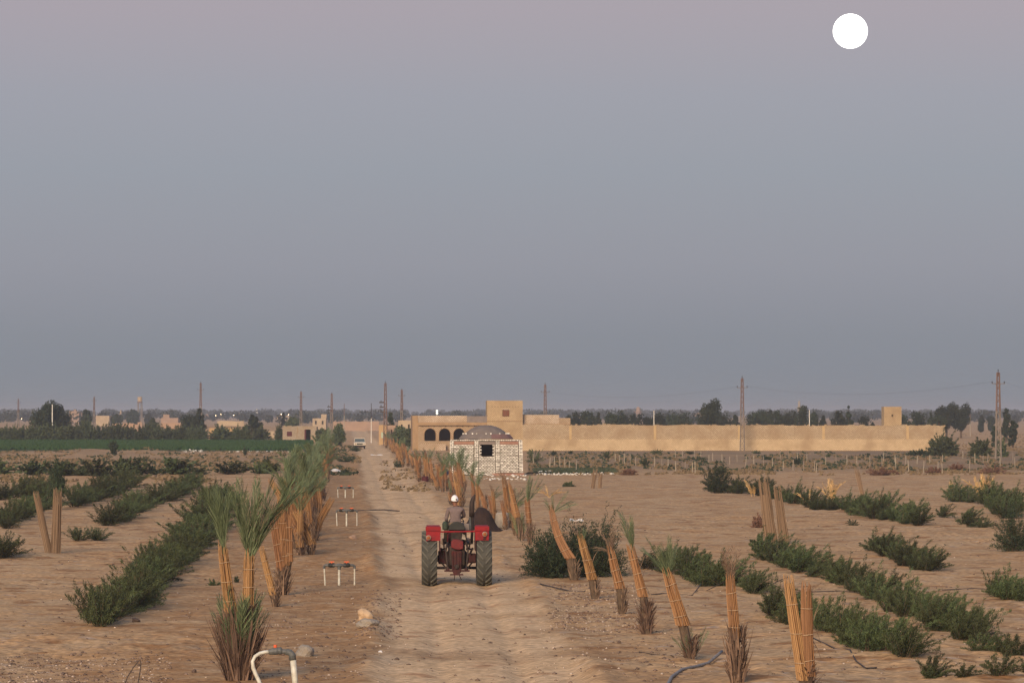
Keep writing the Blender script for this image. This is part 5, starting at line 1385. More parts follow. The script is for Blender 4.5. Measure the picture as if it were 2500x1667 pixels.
WATER = mat('green_water_weed', (0.030, 0.042, 0.022), (0.055, 0.07, 0.035), 1.5, 0.6)
def patch(name, pts, mt, dz, label, kind='structure'):
    V = [G(*p) for p in pts]; c = sum(V, Vector()) / len(V)
    mb = MB(); mb.add([(v - c) + Vector((0, 0, dz)) for v in V] + [(v - c) + Vector((0, 0, -.25)) for v in V],
                      [tuple(range(len(V)))] + [(i, i + len(V), (i + 1) % len(V) + len(V), (i + 1) % len(V)) for i in range(len(V))])
    o = mb.build(name, mt, None, c)
    return tag(o, label, kind=kind)
random.seed(41)
def tufts(name, regions, n, h, wdt, mt, label):
    g = np.random.default_rng(len(regions) * 7 + n)
    V = []; Fa = []; T = []
    reg = np.array([r[4] for r in regions], float); reg /= reg.sum()
    idx = g.choice(len(regions), n, p=reg)
    for r in range(len(regions)):
        m = int((idx == r).sum()); a = regions[r]
        px = g.uniform(a[0], a[1], m); py = g.uniform(a[2], a[3], m)
        ok = fbm(px / 60, py / 12, 2) > -0.12 if name != 'green_crop' else np.ones(m, bool)
        px, py = px[ok], py[ok]; m = len(px)
        dx = (px - 1250) / F; t = CAMH / ((py - 1005) / F)
        x = dx * t; y = t; z = hgt(x, y) - .03
        for b in range(3):
            ang = g.uniform(0, math.pi, m); hh = h * g.uniform(.4, 1.2, m); ww = wdt * g.uniform(.5, 1.2, m)
            lx = g.normal(0, .3, m) * hh
            ox = g.normal(0, wdt * .5, m); oy = g.normal(0, wdt * .5, m)
            p0 = np.stack([x + ox - np.cos(ang) * ww, y + oy - np.sin(ang) * ww, z], 1); p1 = np.stack([x + ox + np.cos(ang) * ww, y + oy + np.sin(ang) * ww, z], 1)
            p2 = np.stack([x + ox + lx + np.cos(ang) * ww * .4, y + oy, z + hh], 1); p3 = np.stack([x + ox + lx - np.cos(ang) * ww * .4, y + oy, z + hh * .85], 1)
            V.append(np.stack([p0, p1, p2, p3], 1).reshape(-1, 3)); T.append(np.repeat(g.random(m), 4))
    V = np.concatenate(V); T = np.concatenate(T)
    return tag(link(name, npmesh(name, V, np.arange(len(V)).reshape(-1, 4), T), mt), label, kind='stuff')
tufts('green_crop', [(-40, 762, 1077.5, 1098, 1), (-40, 700, 1078, 1096, .4)], 42000, .34, .16, CROP, 'strip of dense green crop across the left middle distance')
tufts('ground_cover', [(-20, 740, 1101, 1150, 1.3), (1290, 2540, 1106, 1160, 2.0), (740, 880, 1075, 1150, .5), (930, 1110, 1105, 1200, .2), (0, 640, 1160, 1180, .3), (2300, 2520, 1060, 1110, .4)], 9500, .17, .16, OLIVE, 'dry weeds and scrub scattered over the uncultivated ground')
tufts('low_weeds', [(1290, 2540, 1104, 1150, 1.0), (-20, 740, 1101, 1150, .5), (740, 870, 1090, 1160, .5)], 2200, .22, .2, LEAF2, 'low green weeds scattered in the fenced plot')
tufts('water_weeds', [(1305, 1500, 1147, 1156, 1)], 3000, .2, .14, WATER, 'dark green strip of reeds along the water channel')
tufts('straw_litter', [(600, 1000, 1250, 1660, 1), (1450, 2400, 1250, 1660, 1)], 900, .04, .03, DRYF, 'bits of straw and dry leaf on the sand')

# ------------------------------------------------------------------ stones and pebbles
def rock_field(name, spots, mt, label, seed, smin, smax):
    g = np.random.default_rng(seed)
    O = np.array([(1, 0, 0), (-1, 0, 0), (0, 1, 0), (0, -1, 0), (0, 0, 1), (0, 0, -1)], float)
    Ft = np.array([(0, 2, 4), (2, 1, 4), (1, 3, 4), (3, 0, 4), (2, 0, 5), (1, 2, 5), (3, 1, 5), (0, 3, 5)])
    V = []; Fa = []; T = []; k0 = 0
    for (x0, x1, y0, y1, n) in spots:
        px = g.uniform(x0, x1, n); py = g.uniform(y0, y1, n)
        t = CAMH / ((py - 1005) / F); x = (px - 1250) / F * t; y = t; z = hgt(x, y)
        s_ = smin + (smax - smin) * g.random(n) ** 3
        base = O[None] * s_[:, None, None] * (0.6 + 0.7 * g.random((n, 6, 1))) * np.array([1.2, 1.2, .75])
        V.append((base + np.stack([x, y, z + s_ * .2], 1)[:, None]).reshape(-1, 3))
        Fa.append((Ft[None] + 6 * np.arange(n)[:, None, None] + k0).reshape(-1, 3)); k0 += 6 * n
        T.append(np.repeat(g.random(n), 6))
    tag(link(name, npmesh(name, np.concatenate(V), np.concatenate(Fa), np.concatenate(T)), mt), label, kind='stuff')
rock_field('dark_pebbles', [(0, 2500, 1180, 1667, 2600), (1340, 1560, 1420, 1540, 900), (0, 420, 1590, 1667, 700), (880, 980, 1440, 1560, 420), (600, 900, 1380, 1667, 500), (1500, 1700, 1480, 1667, 300)], PEBD, 'dark clods and pebbles strewn over the sand', 5, .008, .045)
rock_field('pale_pebbles', [(0, 2500, 1200, 1667, 700), (1340, 1560, 1420, 1540, 700), (0, 420, 1600, 1667, 300), (600, 1000, 1400, 1667, 220), (1300, 1500, 1500, 1660, 120)], PEBL, 'pale pebbles strewn over the sand', 6, .008, .032)
rock_field('limestone_rubble', [(1310, 1345, 1150, 1159, 90), (1345, 1500, 1156, 1159, 90), (1160, 1285, 1160, 1172, 60), (438, 500, 1096, 1104, 60), (600, 730, 1101, 1103, 90), (560, 600, 1101, 1103, 30)], WHITEP, 'white limestone rubble at the channel edge, round the hut and by the crop', 7, .05, .15)
def rock(px, py, wpx, hpx, mt, label, seed):
    g = np.random.default_rng(seed); w = G(px, py); s_ = w.y / F
    me = bpy.data.meshes.new('rock')
    import bmesh
    bm = bmesh.new(); bmesh.ops.create_icosphere(bm, subdivisions=3, radius=1)
    f = g.random(8) * 6
    for v in bm.verts:
        c = v.co
        n = 1 + .16 * math.sin(c.x * 3 + f[0]) * math.cos(c.y * 2.5 + f[1]) + .12 * math.sin(c.z * 4 + f[2] + c.x * 2) + .05 * math.sin(c.x * 9 + f[3]) * math.sin(c.z * 8 + f[4])
        v.co = Vector((c.x * wpx * s_ / 2 * n, c.y * wpx * s_ / 2 * n, max(c.z, -.5) * hpx * s_ / 1.7 * n))
    bm.to_mesh(me); bm.free()
    o = link('rock', me, mt, None, w + Vector((0, 0, hpx * s_ * .22)))
    return tag(o, label, 'rock')
rock(893, 1513, 40, 32, STONEM, 'round sandy-yellow rock on the left side of the track', 1)
rock(897, 1540, 52, 22, GREYST, 'flat grey-buff rock just in front of the sandy-yellow one', 2)
rock(744, 1601, 44, 32, GREYST, 'flat pale stone behind the foreground pipe elbow', 3)
rock(332, 1524, 22, 12, PEBD, 'small dark stone beside the dense left shrub row', 4)
rock(474, 1640, 12, 10, PEBD, 'tiny dark stone at the lower left', 5)
rock(861, 1311, 20, 12, MUDW, 'brown mound-shaped clod left of the tractor', 6)
rock(735, 1354, 18, 12, MUDW, 'brown rounded clod beside the left palms', 7)
rock(929, 1593, 12, 6, PLASTIC, 'small white scrap on the sand left of the track', 8)

# ------------------------------------------------------------------ dark heap beyond the tractor
def heap():
    Y = 143.0; g = np.random.default_rng(3)
    c = Vector((X(1176, Y), Y, float(hgt(X(1176, Y), Y)) - .05)); s_ = Y / F
    outline = [(1128, 0), (1138, 18), (1150, 34), (1166, 50), (1172, 53), (1186, 51), (1194, 46), (1204, 30), (1214, 14), (1226, 6), (1243, 0)]
    xs_ = [(a - 1176) * s_ for a, b in outline]; hs_ = [b * s_ * 1.18 for a, b in outline]
    nx, ny = 46, 24; V = []; Fa = []
    for j in range(ny):
        v = -1 + 2 * j / (ny - 1)
        for i_ in range(nx):
            u = xs_[0] + (xs_[-1] - xs_[0]) * i_ / (nx - 1)
            h = np.interp(u, xs_, hs_) * max(0, 1 - abs(v) ** 1.8) 
            h += (0.05 * float(fbm(u * 4, v * 4, 1)) + .02 * float(fbm(u * 14, v * 14, 2))) * min(1, h * 5)
            V.append((u, v * 0.85 * (0.5 + .5 * np.interp(u, xs_, hs_) / max(hs_)), h))
    for j in range(ny - 1):
        for i_ in range(nx - 1):
            a = j * nx + i_; Fa.append((a, a + 1, a + nx + 1, a + nx))
    o = link('manure_heap', npmesh('manure_heap', np.array(V), np.array(Fa)), HEAP, None, c)
    tag(o, 'dark brown heap with a long right-hand tail beyond the tractor', 'heap')
heap()

# ------------------------------------------------------------------ irrigation valve stands
def valve_stand(px, py, halfw, hpx, label, rot=0.0):
    g = G(px, py); s_ = g.y / F; w = halfw * s_; H = hpx * s_
    e = empty('valve_stand', g, rot, label, 'valve stand')
    r = .028
    for i_, (x, y) in enumerate(((-w, .12), (0, 0), (w, .12))):
        m = MB(); rr_ = r * (1.2 if i_ == 1 else .75); m.tube([(x + (.03 if i_ == 0 else 0), y, -.1), (x, y, H - .05)], rr_, 10); m.build('leg', PVC, e, smooth=False)
    m = MB(); m.tube([(-w, .12, H - .07), (-w, .12, H - .01), (-w + .05, .1, H + .02), (-.07, 0, H + .02), (.07, 0, H + .02), (w - .05, .1, H + .02), (w, .12, H - .01), (w, .12, H - .07)], .036, 8); m.build('manifold', PIPEG, e)
    m = MB(); m.tube([(0, 0, H - .09), (0, 0, H + .02)], .046, 10)
    m.lathe([(-.07, .05), (-.03, .052), (.03, .052), (.07, .05)], 12, 'X', (0, 0, H + .02)); m.build('tee_fitting', PIPEG, e)
    for x in (-w * .5, w * .48):
        m = MB(); m.lathe([(-.09, .045), (-.05, .06), (.05, .06), (.09, .045)], 12, 'X', (x, .06, H + .02)); m.build('valve_body', DARK, e)
        m = MB(); m.tube([(x, .06, H + .07), (x, .06, H + .11)], .02, 6); m.box(x - .07, x + .07, .035, .085, H + .1, H + .125); m.build('valve_handle', ORANGE, e)
    return e
valve_stand(828, 1424, 37, 47, 'nearest complete irrigation valve stand on three pale legs, with orange handles')
valve_stand(846, 1284, 25, 37, 'second irrigation valve stand, left of the tractor driver')
valve_stand(843, 1216, 19, 24, 'third and farthest irrigation valve stand')
# foreground stand, cut by the bottom edge
g = G(722, 1680); s_ = g.y / F
def FL(px, py, dy=0): return P(px, py, g.y) - g + Vector((0, dy, 0))
fs_ = empty('valve_stand', g, 0, 'foreground valve stand with a bent white pipe, cut by the bottom edge', 'valve stand')
m = MB(); m.tube([FL(723, 1690), FL(715, 1606)], [.052, .05], 16); m.build('riser_pipe', PVC, fs_, smooth=True)
m = MB(); m.tube([FL(714.5, 1610), FL(713, 1598), FL(708, 1592), FL(698, 1590)], [.062, .06, .056, .05], 14); m.build('elbow', PIPEG, fs_, smooth=True)
m = MB(); m.tube([FL(700, 1590), FL(688, 1589)], .04, 12); m.build('coupling', PIPEG, fs_)
m = MB(); m.tube([FL(688, 1588), FL(684, 1588), FL(680, 1588), FL(676, 1588.5), FL(668, 1589), FL(662, 1590), FL(656, 1591)], [.055, .064, .055, .064, .06, .052, .038], 14); m.build('union_fitting', PIPEG, fs_)
m = MB(); m.tube([FL(672, 1580), FL(672, 1573)], .028, 10); m.build('valve_knob', ORANGE, fs_)
m = MB(); m.tube([FL(657, 1590), FL(646, 1591), FL(634, 1594, -.05), FL(623, 1601, -.08), FL(617.5, 1613, -.1), FL(619, 1628, -.1), FL(626, 1645, -.1), FL(634, 1662, -.1), FL(643, 1690, -.1)], [.03] * 5 + [.034] * 4, 12); m.build('curved_pipe', PVC, fs_, smooth=True)

# hoses, wire, twigs
def ground_line(name, pts, rad, mt, label, cat, lift=0.0):
    W = [G(*p[:2]) + Vector((0, 0, (p[2] if len(p) > 2 else 0) + rad * .7 + lift)) for p in pts]
    W2 = []
    for a, b in zip(W[:-1], W[1:]):
        for k in range(4):
            q = a.lerp(b, k / 4); W2.append(q)
    W2.append(W[-1]); c = W2[0].copy()
    m = MB(); m.tube([w - c for w in W2], rad, 7); return tag(m.build(name, mt, None, c, smooth=True), label, cat)
ground_line('grey_hose', [(1625, 1690), (1640, 1662), (1665, 1645), (1700, 1635), (1728, 1626), (1762, 1616, .1)], .03, PIPEL, 'thick grey hose coming in from the bottom edge between two right palms', 'hose')
ground_line('black_hose', [(1319, 1436), (1345, 1442), (1390, 1448), (1425, 1449), (1440, 1443)], .018, BLACKH, 'black drip hose lying before the leaning palms', 'hose')
ground_line('black_hose', [(1590, 1457), (1620, 1455), (1655, 1455), (1690, 1457), (1712, 1441, .1)], .014, BLACKH, 'black drip hose behind the palm with the drooping fan', 'hose')
ground_line('black_hose', [(1985, 1570), (2040, 1590), (2075, 1598), (2090, 1622), (2115, 1640), (2140, 1634)], .014, BLACKH, 'looping drip hose below the shrubs behind the split bundle', 'hose')
ground_line('drip_line', [(2300, 1442), (2340, 1440), (2380, 1436), (2410, 1437)], .014, BLACKH, 'drip line between the right-hand shrub rows', 'hose')
ground_line('drip_line', [(1870, 1448), (1960, 1449), (2050, 1446), (2120, 1452)], .012, BLACKH, 'drip line behind the split reed bundle', 'hose')
ground_line('damp_channel', [(872, 1247), (915, 1244), (940, 1243), (975, 1246)], .03, BLACKH, 'dark half-buried hose running from the second valve stand to the track', 'hose')
ground_line('dry_branch', [(1560, 1590), (1600, 1600), (1640, 1610), (1665, 1622)], .01, BARK, 'dry branch on the sand left of the grey hose', 'branch')
ground_line('dry_branch', [(1725, 1450, .02), (1760, 1441, .1), (1790, 1435, .2)], .01, BARK, 'dry branch sticking up beside the second right palm', 'branch')
ground_line('dry_branch', [(1862, 1446, .0), (1895, 1432, .1), (1925, 1424, .2)], .01, BARK, 'thin dry branch rising toward the top of the split bundle', 'branch')
gw = G(318, 1672); 
def GW(px, py): return P(px, py, gw.y) - gw
m = MB(); m.tube([GW(302, 1676), GW(312, 1650), GW(326, 1628), GW(338, 1613), GW(342, 1610), GW(344, 1618), GW(343, 1632), GW(339, 1655), GW(335, 1678)], .009, 6)
tag(m.build('wire_loop', BLACKH, None, gw, smooth=True), 'black wire loop sticking out of the sand at the bottom left', 'wire')
def sheet(px0, px1, py0, py1, label, h=.12):
    a = G((px0 + px1) / 2, (py0 + py1) / 2); w = (px1 - px0) * a.y / F; m = MB(); n = 10
    vs = []; fs = []
    for j in range(3):
        for k in range(n):
            t = k / (n - 1); vs.append((-w / 2 + w * t, (j - 1) * w * .25 + .25 * math.sin(t * 5), .03 + h * (1 - abs(j - 1)) * (.5 + .5 * math.sin(t * 9 + j)) + .02))
    for j in range(2):
        for k in range(n - 1): q = j * n + k; fs.append((q, q + 1, q + n + 1, q + n))
    m.add(vs, fs); o = m.build('plastic_sheet', PLASTIC, None, a + Vector((0, 0, .06)))
    sm = o.modifiers.new('thick', 'SOLIDIFY'); sm.thickness = .02
    return tag(o, label, 'sheet')
sheet(776, 832, 1149, 1157, 'crumpled white plastic sheet on the left side of the track', .2)
sheet(905, 935, 1110, 1114, 'small white plastic sheet across the far end of the track', .08)
sheet(1392, 1424, 1278, 1281, 'white scraps caught beyond the leaning palms', .1)
for (px, py, w, h, mt, lab, cat, nm) in [(1038, 1176, .22, .4, MAROON, 'maroon cloth-wrapped sack, left one of two between the far right palms', 'sack', 'sack'), (1056, 1172, .16, .36, MAROON, 'narrow maroon sack, right one of two between the far right palms', 'sack', 'sack'),
                                     (1088, 1160, .22, .42, BLUED, 'dark blue drum at the left corner of the domed hut', 'drum', 'drum'), (1073, 1148, .14, .22, BLUED, 'small dark blue canister left of the drum', 'canister', 'canister'),
                                     (1226, 1293, .26, .62, GREYST, 'grey-brown stump beside the tail of the dark heap', 'stump', 'stump')]:
    g = G(px, py); m = MB(); m.lathe([(0, w * .8), (.04, w), (h * .45, w * 1.06), (h * .9, w), (h, w * .75)], 14, 'Z'); tag(m.build(nm, mt, None, g, smooth=False), lab, cat)

# ------------------------------------------------------------------ tractor
TY = 100.4
TO = on(X(1114.5, 100.0), TY, -0.03); TO.z = float(hgt(TO.x - .72, TY)) * .5 + float(hgt(TO.x + .72, TY)) * .5 - .02
tr = empty('tractor', TO, 0.03, 'old red tractor driving away along the dirt track', 'tractor')
RW = 0.76
def rear_wheel(x0, x1):
    w = (x1 - x0) / 2; c = (x0 + x1) / 2
    e = empty('wheel', (c, 0, RW)); e.parent = tr
    m = MB(); m.lathe([(-w * .75, .42), (-w * .97, .55), (-w, .66), (-w * .92, .715), (-w * .5, .728), (w * .5, .728), (w * .92, .715), (w, .66), (w * .97, .55), (w * .75, .42)], 48, 'X')
    m.build('tyre', TYRE, e, smooth=True)
    m = MB(); nl = 22
    for k in range(nl):
        for sd2 in (-1, 1):
            a0 = 2 * math.pi * (k + (0.5 if sd2 > 0 else 0)) / nl
            segs = 4; vs = []
            for q in range(segs + 1):
                t = q / segs; x = sd2 * (0.03 + (w * 0.99 - 0.03) * t); a = a0 - 0.30 * t
                ro = .765 - .03 * t * t; ri = .71 - .03 * t * t; da = 0.04 * (1 + .25 * t)
                for (aa, r) in ((a - da, ri), (a - da * .75, ro), (a + da * .75, ro), (a + da, ri)):
                    vs.append((x, r * math.cos(aa), r * math.sin(aa)))
            fs = []
            for q in range(segs):
                b0 = q * 4
                for z in range(3): fs.append((b0 + z, b0 + z + 1, b0 + z + 5, b0 + z + 4))
            fs += [(0, 1, 2, 3), (segs * 4 + 3, segs * 4 + 2, segs * 4 + 1, segs * 4)]
            m.add(vs, fs)
    m.build('tread_lugs', TYRED, e)
    m = MB(); m.lathe([(-w * .7, .42), (-w * .4, .40), (-w * .1, .36), (0, .12), (w * .1, .36), (w * .4, .40), (w * .7, .42)], 32, 'X'); m.lathe([(-w * .5, .10), (w * .5, .10)], 16, 'X'); m.build('rim', REDD, e, smooth=True)
rear_wheel(-.945, -.53); rear_wheel(.53, .945)
# fenders: curved mudguards over the inner part of the wheels with square back plates
for (a, b, hi, lo) in ((-.83, -.445, 1.64, 1.26), (.49, .855, 1.65, 1.27)):
    e = empty('fender', (0, 0, 0)); e.parent = tr
    m = MB(); m.box(a, b, -.60, -.575, lo, 1.517)                       # lower back plate
    m.build('back_plate', RED, e)
    m = MB(); m.box(a - .012, b + .012, -.61, -.42, 1.522, hi); bevel(m.build('top_box', RED, e), .012)
    m = MB(); pts = [(-.572, 1.50), (-.50, 1.60), (-.25, 1.66), (.15, 1.66), (.55, 1.50), (.72, 1.28), (.72, 1.25), (.53, 1.47), (.15, 1.63), (-.25, 1.63), (-.48, 1.57), (-.572, 1.47)]
    m.add([(a + .015, p[0], p[1]) for p in pts] + [(b - .015, p[0], p[1]) for p in pts], [(i, (i + 1) % 12, (i + 1) % 12 + 12, i + 12) for i in range(12)]); m.build('mudguard', RED, e)
    xi = b if a < 0 else a
    m = MB(); m.box(xi - (.025 if a < 0 else 0), xi + (0 if a < 0 else .025), -.574, .6, .98, 1.52); m.build('side_plate', REDD, e)
# tail lamps
for (x, z) in ((-.765, 1.345), (.745, 1.44)):
    e = empty('tail_lamp', (x, -.61, z)); e.parent = tr
    m = MB(); m.lathe([(-.06, .04), (-.05, .068), (0.03, .07), (.035, .05)], 18, 'Y'); m.build('lamp_housing', CHROME, e, smooth=False)
    m = MB(); m.lathe([(-.075, .02), (-.061, .045)], 16, 'Y'); m.build('lens', AMBER, e)
m = MB(); m.box(.70, .79, -.60, -.585, 1.28, 1.36); m.build('lamp_bracket', REDD, tr)
m = MB(); m.tube([(-.46, -.585, 1.50), (.50, -.585, 1.51)], .022, 8); m.build('cross_bar', RED, tr)
# rear axle and gearbox
m = MB(); m.lathe([(-.52, .09), (-.34, .11), (-.25, .2), (-.20, .25), (.20, .25), (.25, .2), (.34, .11), (.52, .09)], 16, 'X', (0, 0, RW)); m.build('rear_axle', GREASE, tr)
m = MB(); m.box(-.5, -.28, -.12, .12, .62, .98); bevel(m.build('final_drive', REDD, tr), .03)
m = MB(); m.box(.30, .52, -.12, .12, .64, .90); bevel(m.build('final_drive', REDD, tr), .03)
m = MB(); m.box(-.22, .22, -.36, .9, .58, 1.12); bevel(m.build('gearbox', GREASE, tr), .04)
m = MB(); m.quadprism([(-.16, 1.08), (-.16, 1.24), (-.09, 1.30), (.05, 1.29), (.17, 1.24), (.17, 1.04), (.06, 1.01), (-.06, 1.03)], -.50, -.30); bevel(m.build('hydraulic_housing', mat('faded_dark_red', (0.16, 0.012, 0.014), (0.07, 0.012, 0.012), 14, 0.6, bump=0.004), tr), .02)
m = MB(); m.quadprism([(-.15, .98), (.13, .98), (.12, .42), (.06, .36), (-.08, .36), (-.13, .44)], -.46, -.365); bevel(m.build('rear_casing', REDD, tr), .02)
for x in (-.105, -.02, .07):
    m = MB(); m.tube([(x, -.475, .95), (x * .9, -.475, .5)], .014, 6); m.build('casing_rib', REDD, tr)
m = MB(); m.lathe([(-.53, .05), (-.50, .07), (-.461, .07)], 14, 'Y', (0, 0, .56)); m.lathe([(-.56, .022), (-.53, .022)], 10, 'Y', (0, 0, .56)); m.build('pto_shaft', GREASE, tr)
m = MB(); m.box(-.34, .34, -.60, -.53, .43, .475); m.box(-.26, -.2, -.62, -.53, .476, .52); m.box(.2, .26, -.62, -.53, .476, .52); m.build('drawbar', REDD, tr)
m = MB(); m.box(-.19, .17, -.64, -.55, .335, .37); m.box(-.1, .08, -.62, -.5, .371, .43); m.build('hitch_plate', REDD, tr)
for (x0, x1) in ((-.06, -.075), (.05, .125)):
    m = MB(); m.tube([(x0, -.6, .36), (x1, -.6, .2)], .012, 6); m.build('hitch_pin', GREASE, tr)
for sg in (-1, 1):
    m = MB(); m.tube([(sg * .27, -.15, 1.12), (sg * .30, -.48, 1.02), (sg * .27, -.52, .70), (sg * .25, -.55, .47)], .024, 7); m.build('lift_arm', GREASE, tr)
    m = MB(); m.tube([(sg * .22, .1, 1.15), (sg * .25, -.35, 1.20), (sg * .29, -.5, 1.05)], .03, 6); m.build('lift_crank', GREASE, tr)
    m = MB(); m.tube([(sg * .42, -.1, .66), (sg * .32, -.45, .56), (sg * .27, -.57, .47)], .022, 6); m.build('lower_link', GREASE, tr)
    m = MB(); m.box(sg * .36 - .1, sg * .36 + .1, .15, .6, .98, 1.02); m.build('foot_plate', REDD, tr)
    m = MB(); m.tube([(sg * .33, -.2, 1.0), (sg * .37, -.25, 1.30)], .022, 5); m.tube([(sg * .43, -.3, 1.05), (sg * .36, -.2, .9)], .03, 5); m.build('bracket', GREASE, tr)
m = MB(); m.box(-.16, .16, -.32, .0, 1.13, 1.5); bevel(m.build('seat_post', GREASE, tr), .03)
m = MB()
m.lathe([(-.06, .16), (-.03, .22), (.0, .235), (.03, .22)], 20, 'Z', (0, -.14, 1.56)); 
m.quadprism([(-.225, 1.54), (.225, 1.54), (.215, 1.62), (.17, 1.70), (.1, 1.752), (0, 1.77), (-.1, 1.752), (-.17, 1.70), (-.215, 1.62)], -.40, -.35)
bevel(m.build('seat', DARK, tr), .015)
m = MB(); m.box(.20, .34, -.1, .12, 1.52, 1.70); bevel(m.build('tool_box', CEMENT, tr), .02)
m = MB(); m.quadprism([(.13, 1.30), (.24, 1.27), (.22, 1.40), (.15, 1.44)], -.35, -.31); m.build('hanging_rag', GREYST, tr)
# dash, steering wheel, engine hood, nose
m = MB(); m.tube([(0, .95, 1.15), (0, .62, 1.72)], .03, 8); m.build('steering_column', GREASE, tr)
sw = ring((0, .60, 1.75), .20, .014, (0, -.45, .9)); sw.tube([(-.19, .6, 1.75), (.19, .6, 1.75)], .01, 5); sw.build('steering_wheel', DARK, tr)
m = MB(); m.box(-.22, .22, .92, 1.05, 1.10, 1.50); bevel(m.build('dashboard', REDD, tr), .02)
m = MB(); m.quadprism([(-.24, 1.02), (.24, 1.02), (.24, 1.36), (.18, 1.44), (-.18, 1.44), (-.24, 1.36)], 1.06, 2.45); bevel(m.build('hood', RED, tr), .02)
m = MB(); m.box(-.16, .16, .9, 2.3, .58, 1.0); bevel(m.build('engine_block', GREASE, tr), .03)
m = MB(); m.box(-.2, .2, 2.452, 2.475, 1.02, 1.34); m.build('radiator_grille', DARK, tr)
m = MB(); m.tube([(-.62, 2.15, .42), (.62, 2.15, .42)], .04, 8); m.tube([(0, 2.15, .42), (0, 2.15, .6)], .05, 6); m.build('front_axle', GREASE, tr)
for sg in (-1, 1):
    m = MB(); m.lathe([(-.085, .2), (-.09, .30), (-.06, .335), (.06, .335), (.09, .30), (.085, .2)], 24, 'X', (sg * .66, 2.15, .335)); m.build('front_wheel', TYRE, tr, smooth=True)
    m = MB(); m.lathe([(-.04, .06), (0, .1), (.04, .09)], 14, 'Y', (sg * .33, 2.2, 1.15)); m.build('headlight', CHROME, tr)
# exhaust stack on the right of the hood
m = MB(); m.tube([(.43, 1.5, 1.10), (.45, 1.5, 1.45), (.45, 1.5, 1.84)], [.04, .04, .05], 10)
m.tube([(.435, 1.5, 1.84), (.44, 1.5, 2.10), (.445, 1.5, 2.24), (.47, 1.5, 2.34), (.525, 1.5, 2.45)], [.074, .072, .066, .052, .022], 12); m.build('exhaust_stack', GREASE, tr, smooth=True)
m = MB(); m.tube([(.24, 1.5, 1.16), (.43, 1.5, 1.12)], .04, 8); m.tube([(.40, 1.48, 1.5), (.39, 1.48, 1.83)], .035, 6); m.build('exhaust_elbow', PIPEG, tr)

# ------------------------------------------------------------------ driver
def make_driver():
    V = []; E = []; Rd = []
    def v(p, r, par=None):
        V.append(p); Rd.append(r if isinstance(r, tuple) else (r, r)); i = len(V) - 1
        if par is not None: E.append((par, i))
        return i
    pel = v((0, 0, .0), (.165, .13))
    sp1 = v((0, .01, .14), (.155, .115), pel); sp2 = v((0, .02, .29), (.175, .12), sp1); ch = v((0, .045, .41), (.185, .115), sp2)
    nb = v((-.01, .08, .49), (.08, .075), ch); nk = v((-.015, .095, .555), (.055, .055), nb)
    h1 = v((-.02, .11, .62), (.078, .085), nk); h2 = v((-.022, .115, .69), (.082, .095), h1); h3 = v((-.022, .115, .745), (.06, .07), h2)
    nose = v((-.026, .222, .655), (.012, .014), h1)
    for sg in (-1, 1): v((-.02 + sg * .088, .105, .655), (.012, .02), h1)
    # left arm hangs down and forward to the thigh; right arm reaches for the wheel
    sh = v((-.185, .04, .425), .07, ch); el = v((-.255, .06, .16), .052, sh); wr = v((-.225, .26, .06), .036, el); hd = v((-.205, .34, .055), (.042, .024), wr)
    for k in range(4):
        a = v((-.235 + .022 * k, .395 + .008 * (1.5 - abs(k - 1.5)), .045), .0105, hd); b = v((-.235 + .022 * k, .425, .025), .0095, a); v((-.233 + .022 * k, .425, -.002 + .004 * abs(k - 1.5)), .0085, b)
    a = v((-.168, .36, .045), .012, hd); v((-.152, .395, .03), .010, a)
    sh2 = v((.175, .06, .42), .07, ch); el2 = v((.235, .22, .24), .052, sh2); wr2 = v((.19, .49, .205), .036, el2); hd2 = v((.17, .575, .205), (.042, .024), wr2)
    for k in range(4):
        a = v((.14 + .022 * k, .63 + .008 * (1.5 - abs(k - 1.5)), .195), .0105, hd2); b = v((.14 + .022 * k, .66, .172), .0095, a); v((.142 + .022 * k, .645, .15 + .004 * abs(k - 1.5)), .0085, b)
    a = v((.13, .6, .185), .012, hd2); v((.112, .63, .165), .010, a)
    for sg in (-1, 1):
        hp = v((sg * .10, .04, -.02), (.10, .10), pel); kn = v((sg * .24, .46, -.02), .07, hp); an = v((sg * .27, .52, -.45), .045, kn)
        he = v((sg * .27, .50, -.50), (.042, .04), an); v((sg * .28, .66, -.515), (.045, .028), he)
    me = bpy.data.meshes.new('driver_skeleton'); me.from_pydata(V, E, [])
    o = bpy.data.objects.new('driver_skeleton', me); COL.objects.link(o)
    sk = o.modifiers.new('skin', 'SKIN'); sk.use_smooth_shade = True; sk.branch_smoothing = .3
    for i, d in enumerate(me.skin_vertices[0].data):
        d.radius = Rd[i]; d.use_root = (i == 0)
    sb = o.modifiers.new('sub', 'SUBSURF'); sb.levels = 2; sb.render_levels = 2
    dg = bpy.context.evaluated_depsgraph_get(); dg.update()
    body = bpy.data.meshes.new_from_object(o.evaluated_get(dg))
    bpy.data.objects.remove(o)
    body.name = 'body'; body.materials.clear()
    for m_ in (SHIRT, TROUS, SKIN, GREASE): body.materials.append(m_)
    for p in body.polygons:
        c = p.center
        if c.z > .505 and abs(c.x) < .13: mi = 2
        elif c.y > .29 and c.z > .015 and c.x < -.15 and c.x > -.25 and c.y < .45 and c.z < .09: mi = 2
        elif c.y > .52 and c.z > .1: mi = 2
        elif c.z < -.46: mi = 3
        elif c.z < .06 and not (abs(c.x) > .19 and c.z > .0 and c.y < .3): mi = 1
        else: mi = 0
        p.material_index = mi
    return body
drv = empty('person', TO + Vector((-.03, -.06, 1.665 - 0.0)), 0.03, 'tractor driver seen from behind in a grey-brown shirt and white cap', 'person')
body = make_driver()
bo = link('body', body, None, drv)
cap_c = (-.022, .112, .70)
m = MB(); vs = []; fs = []
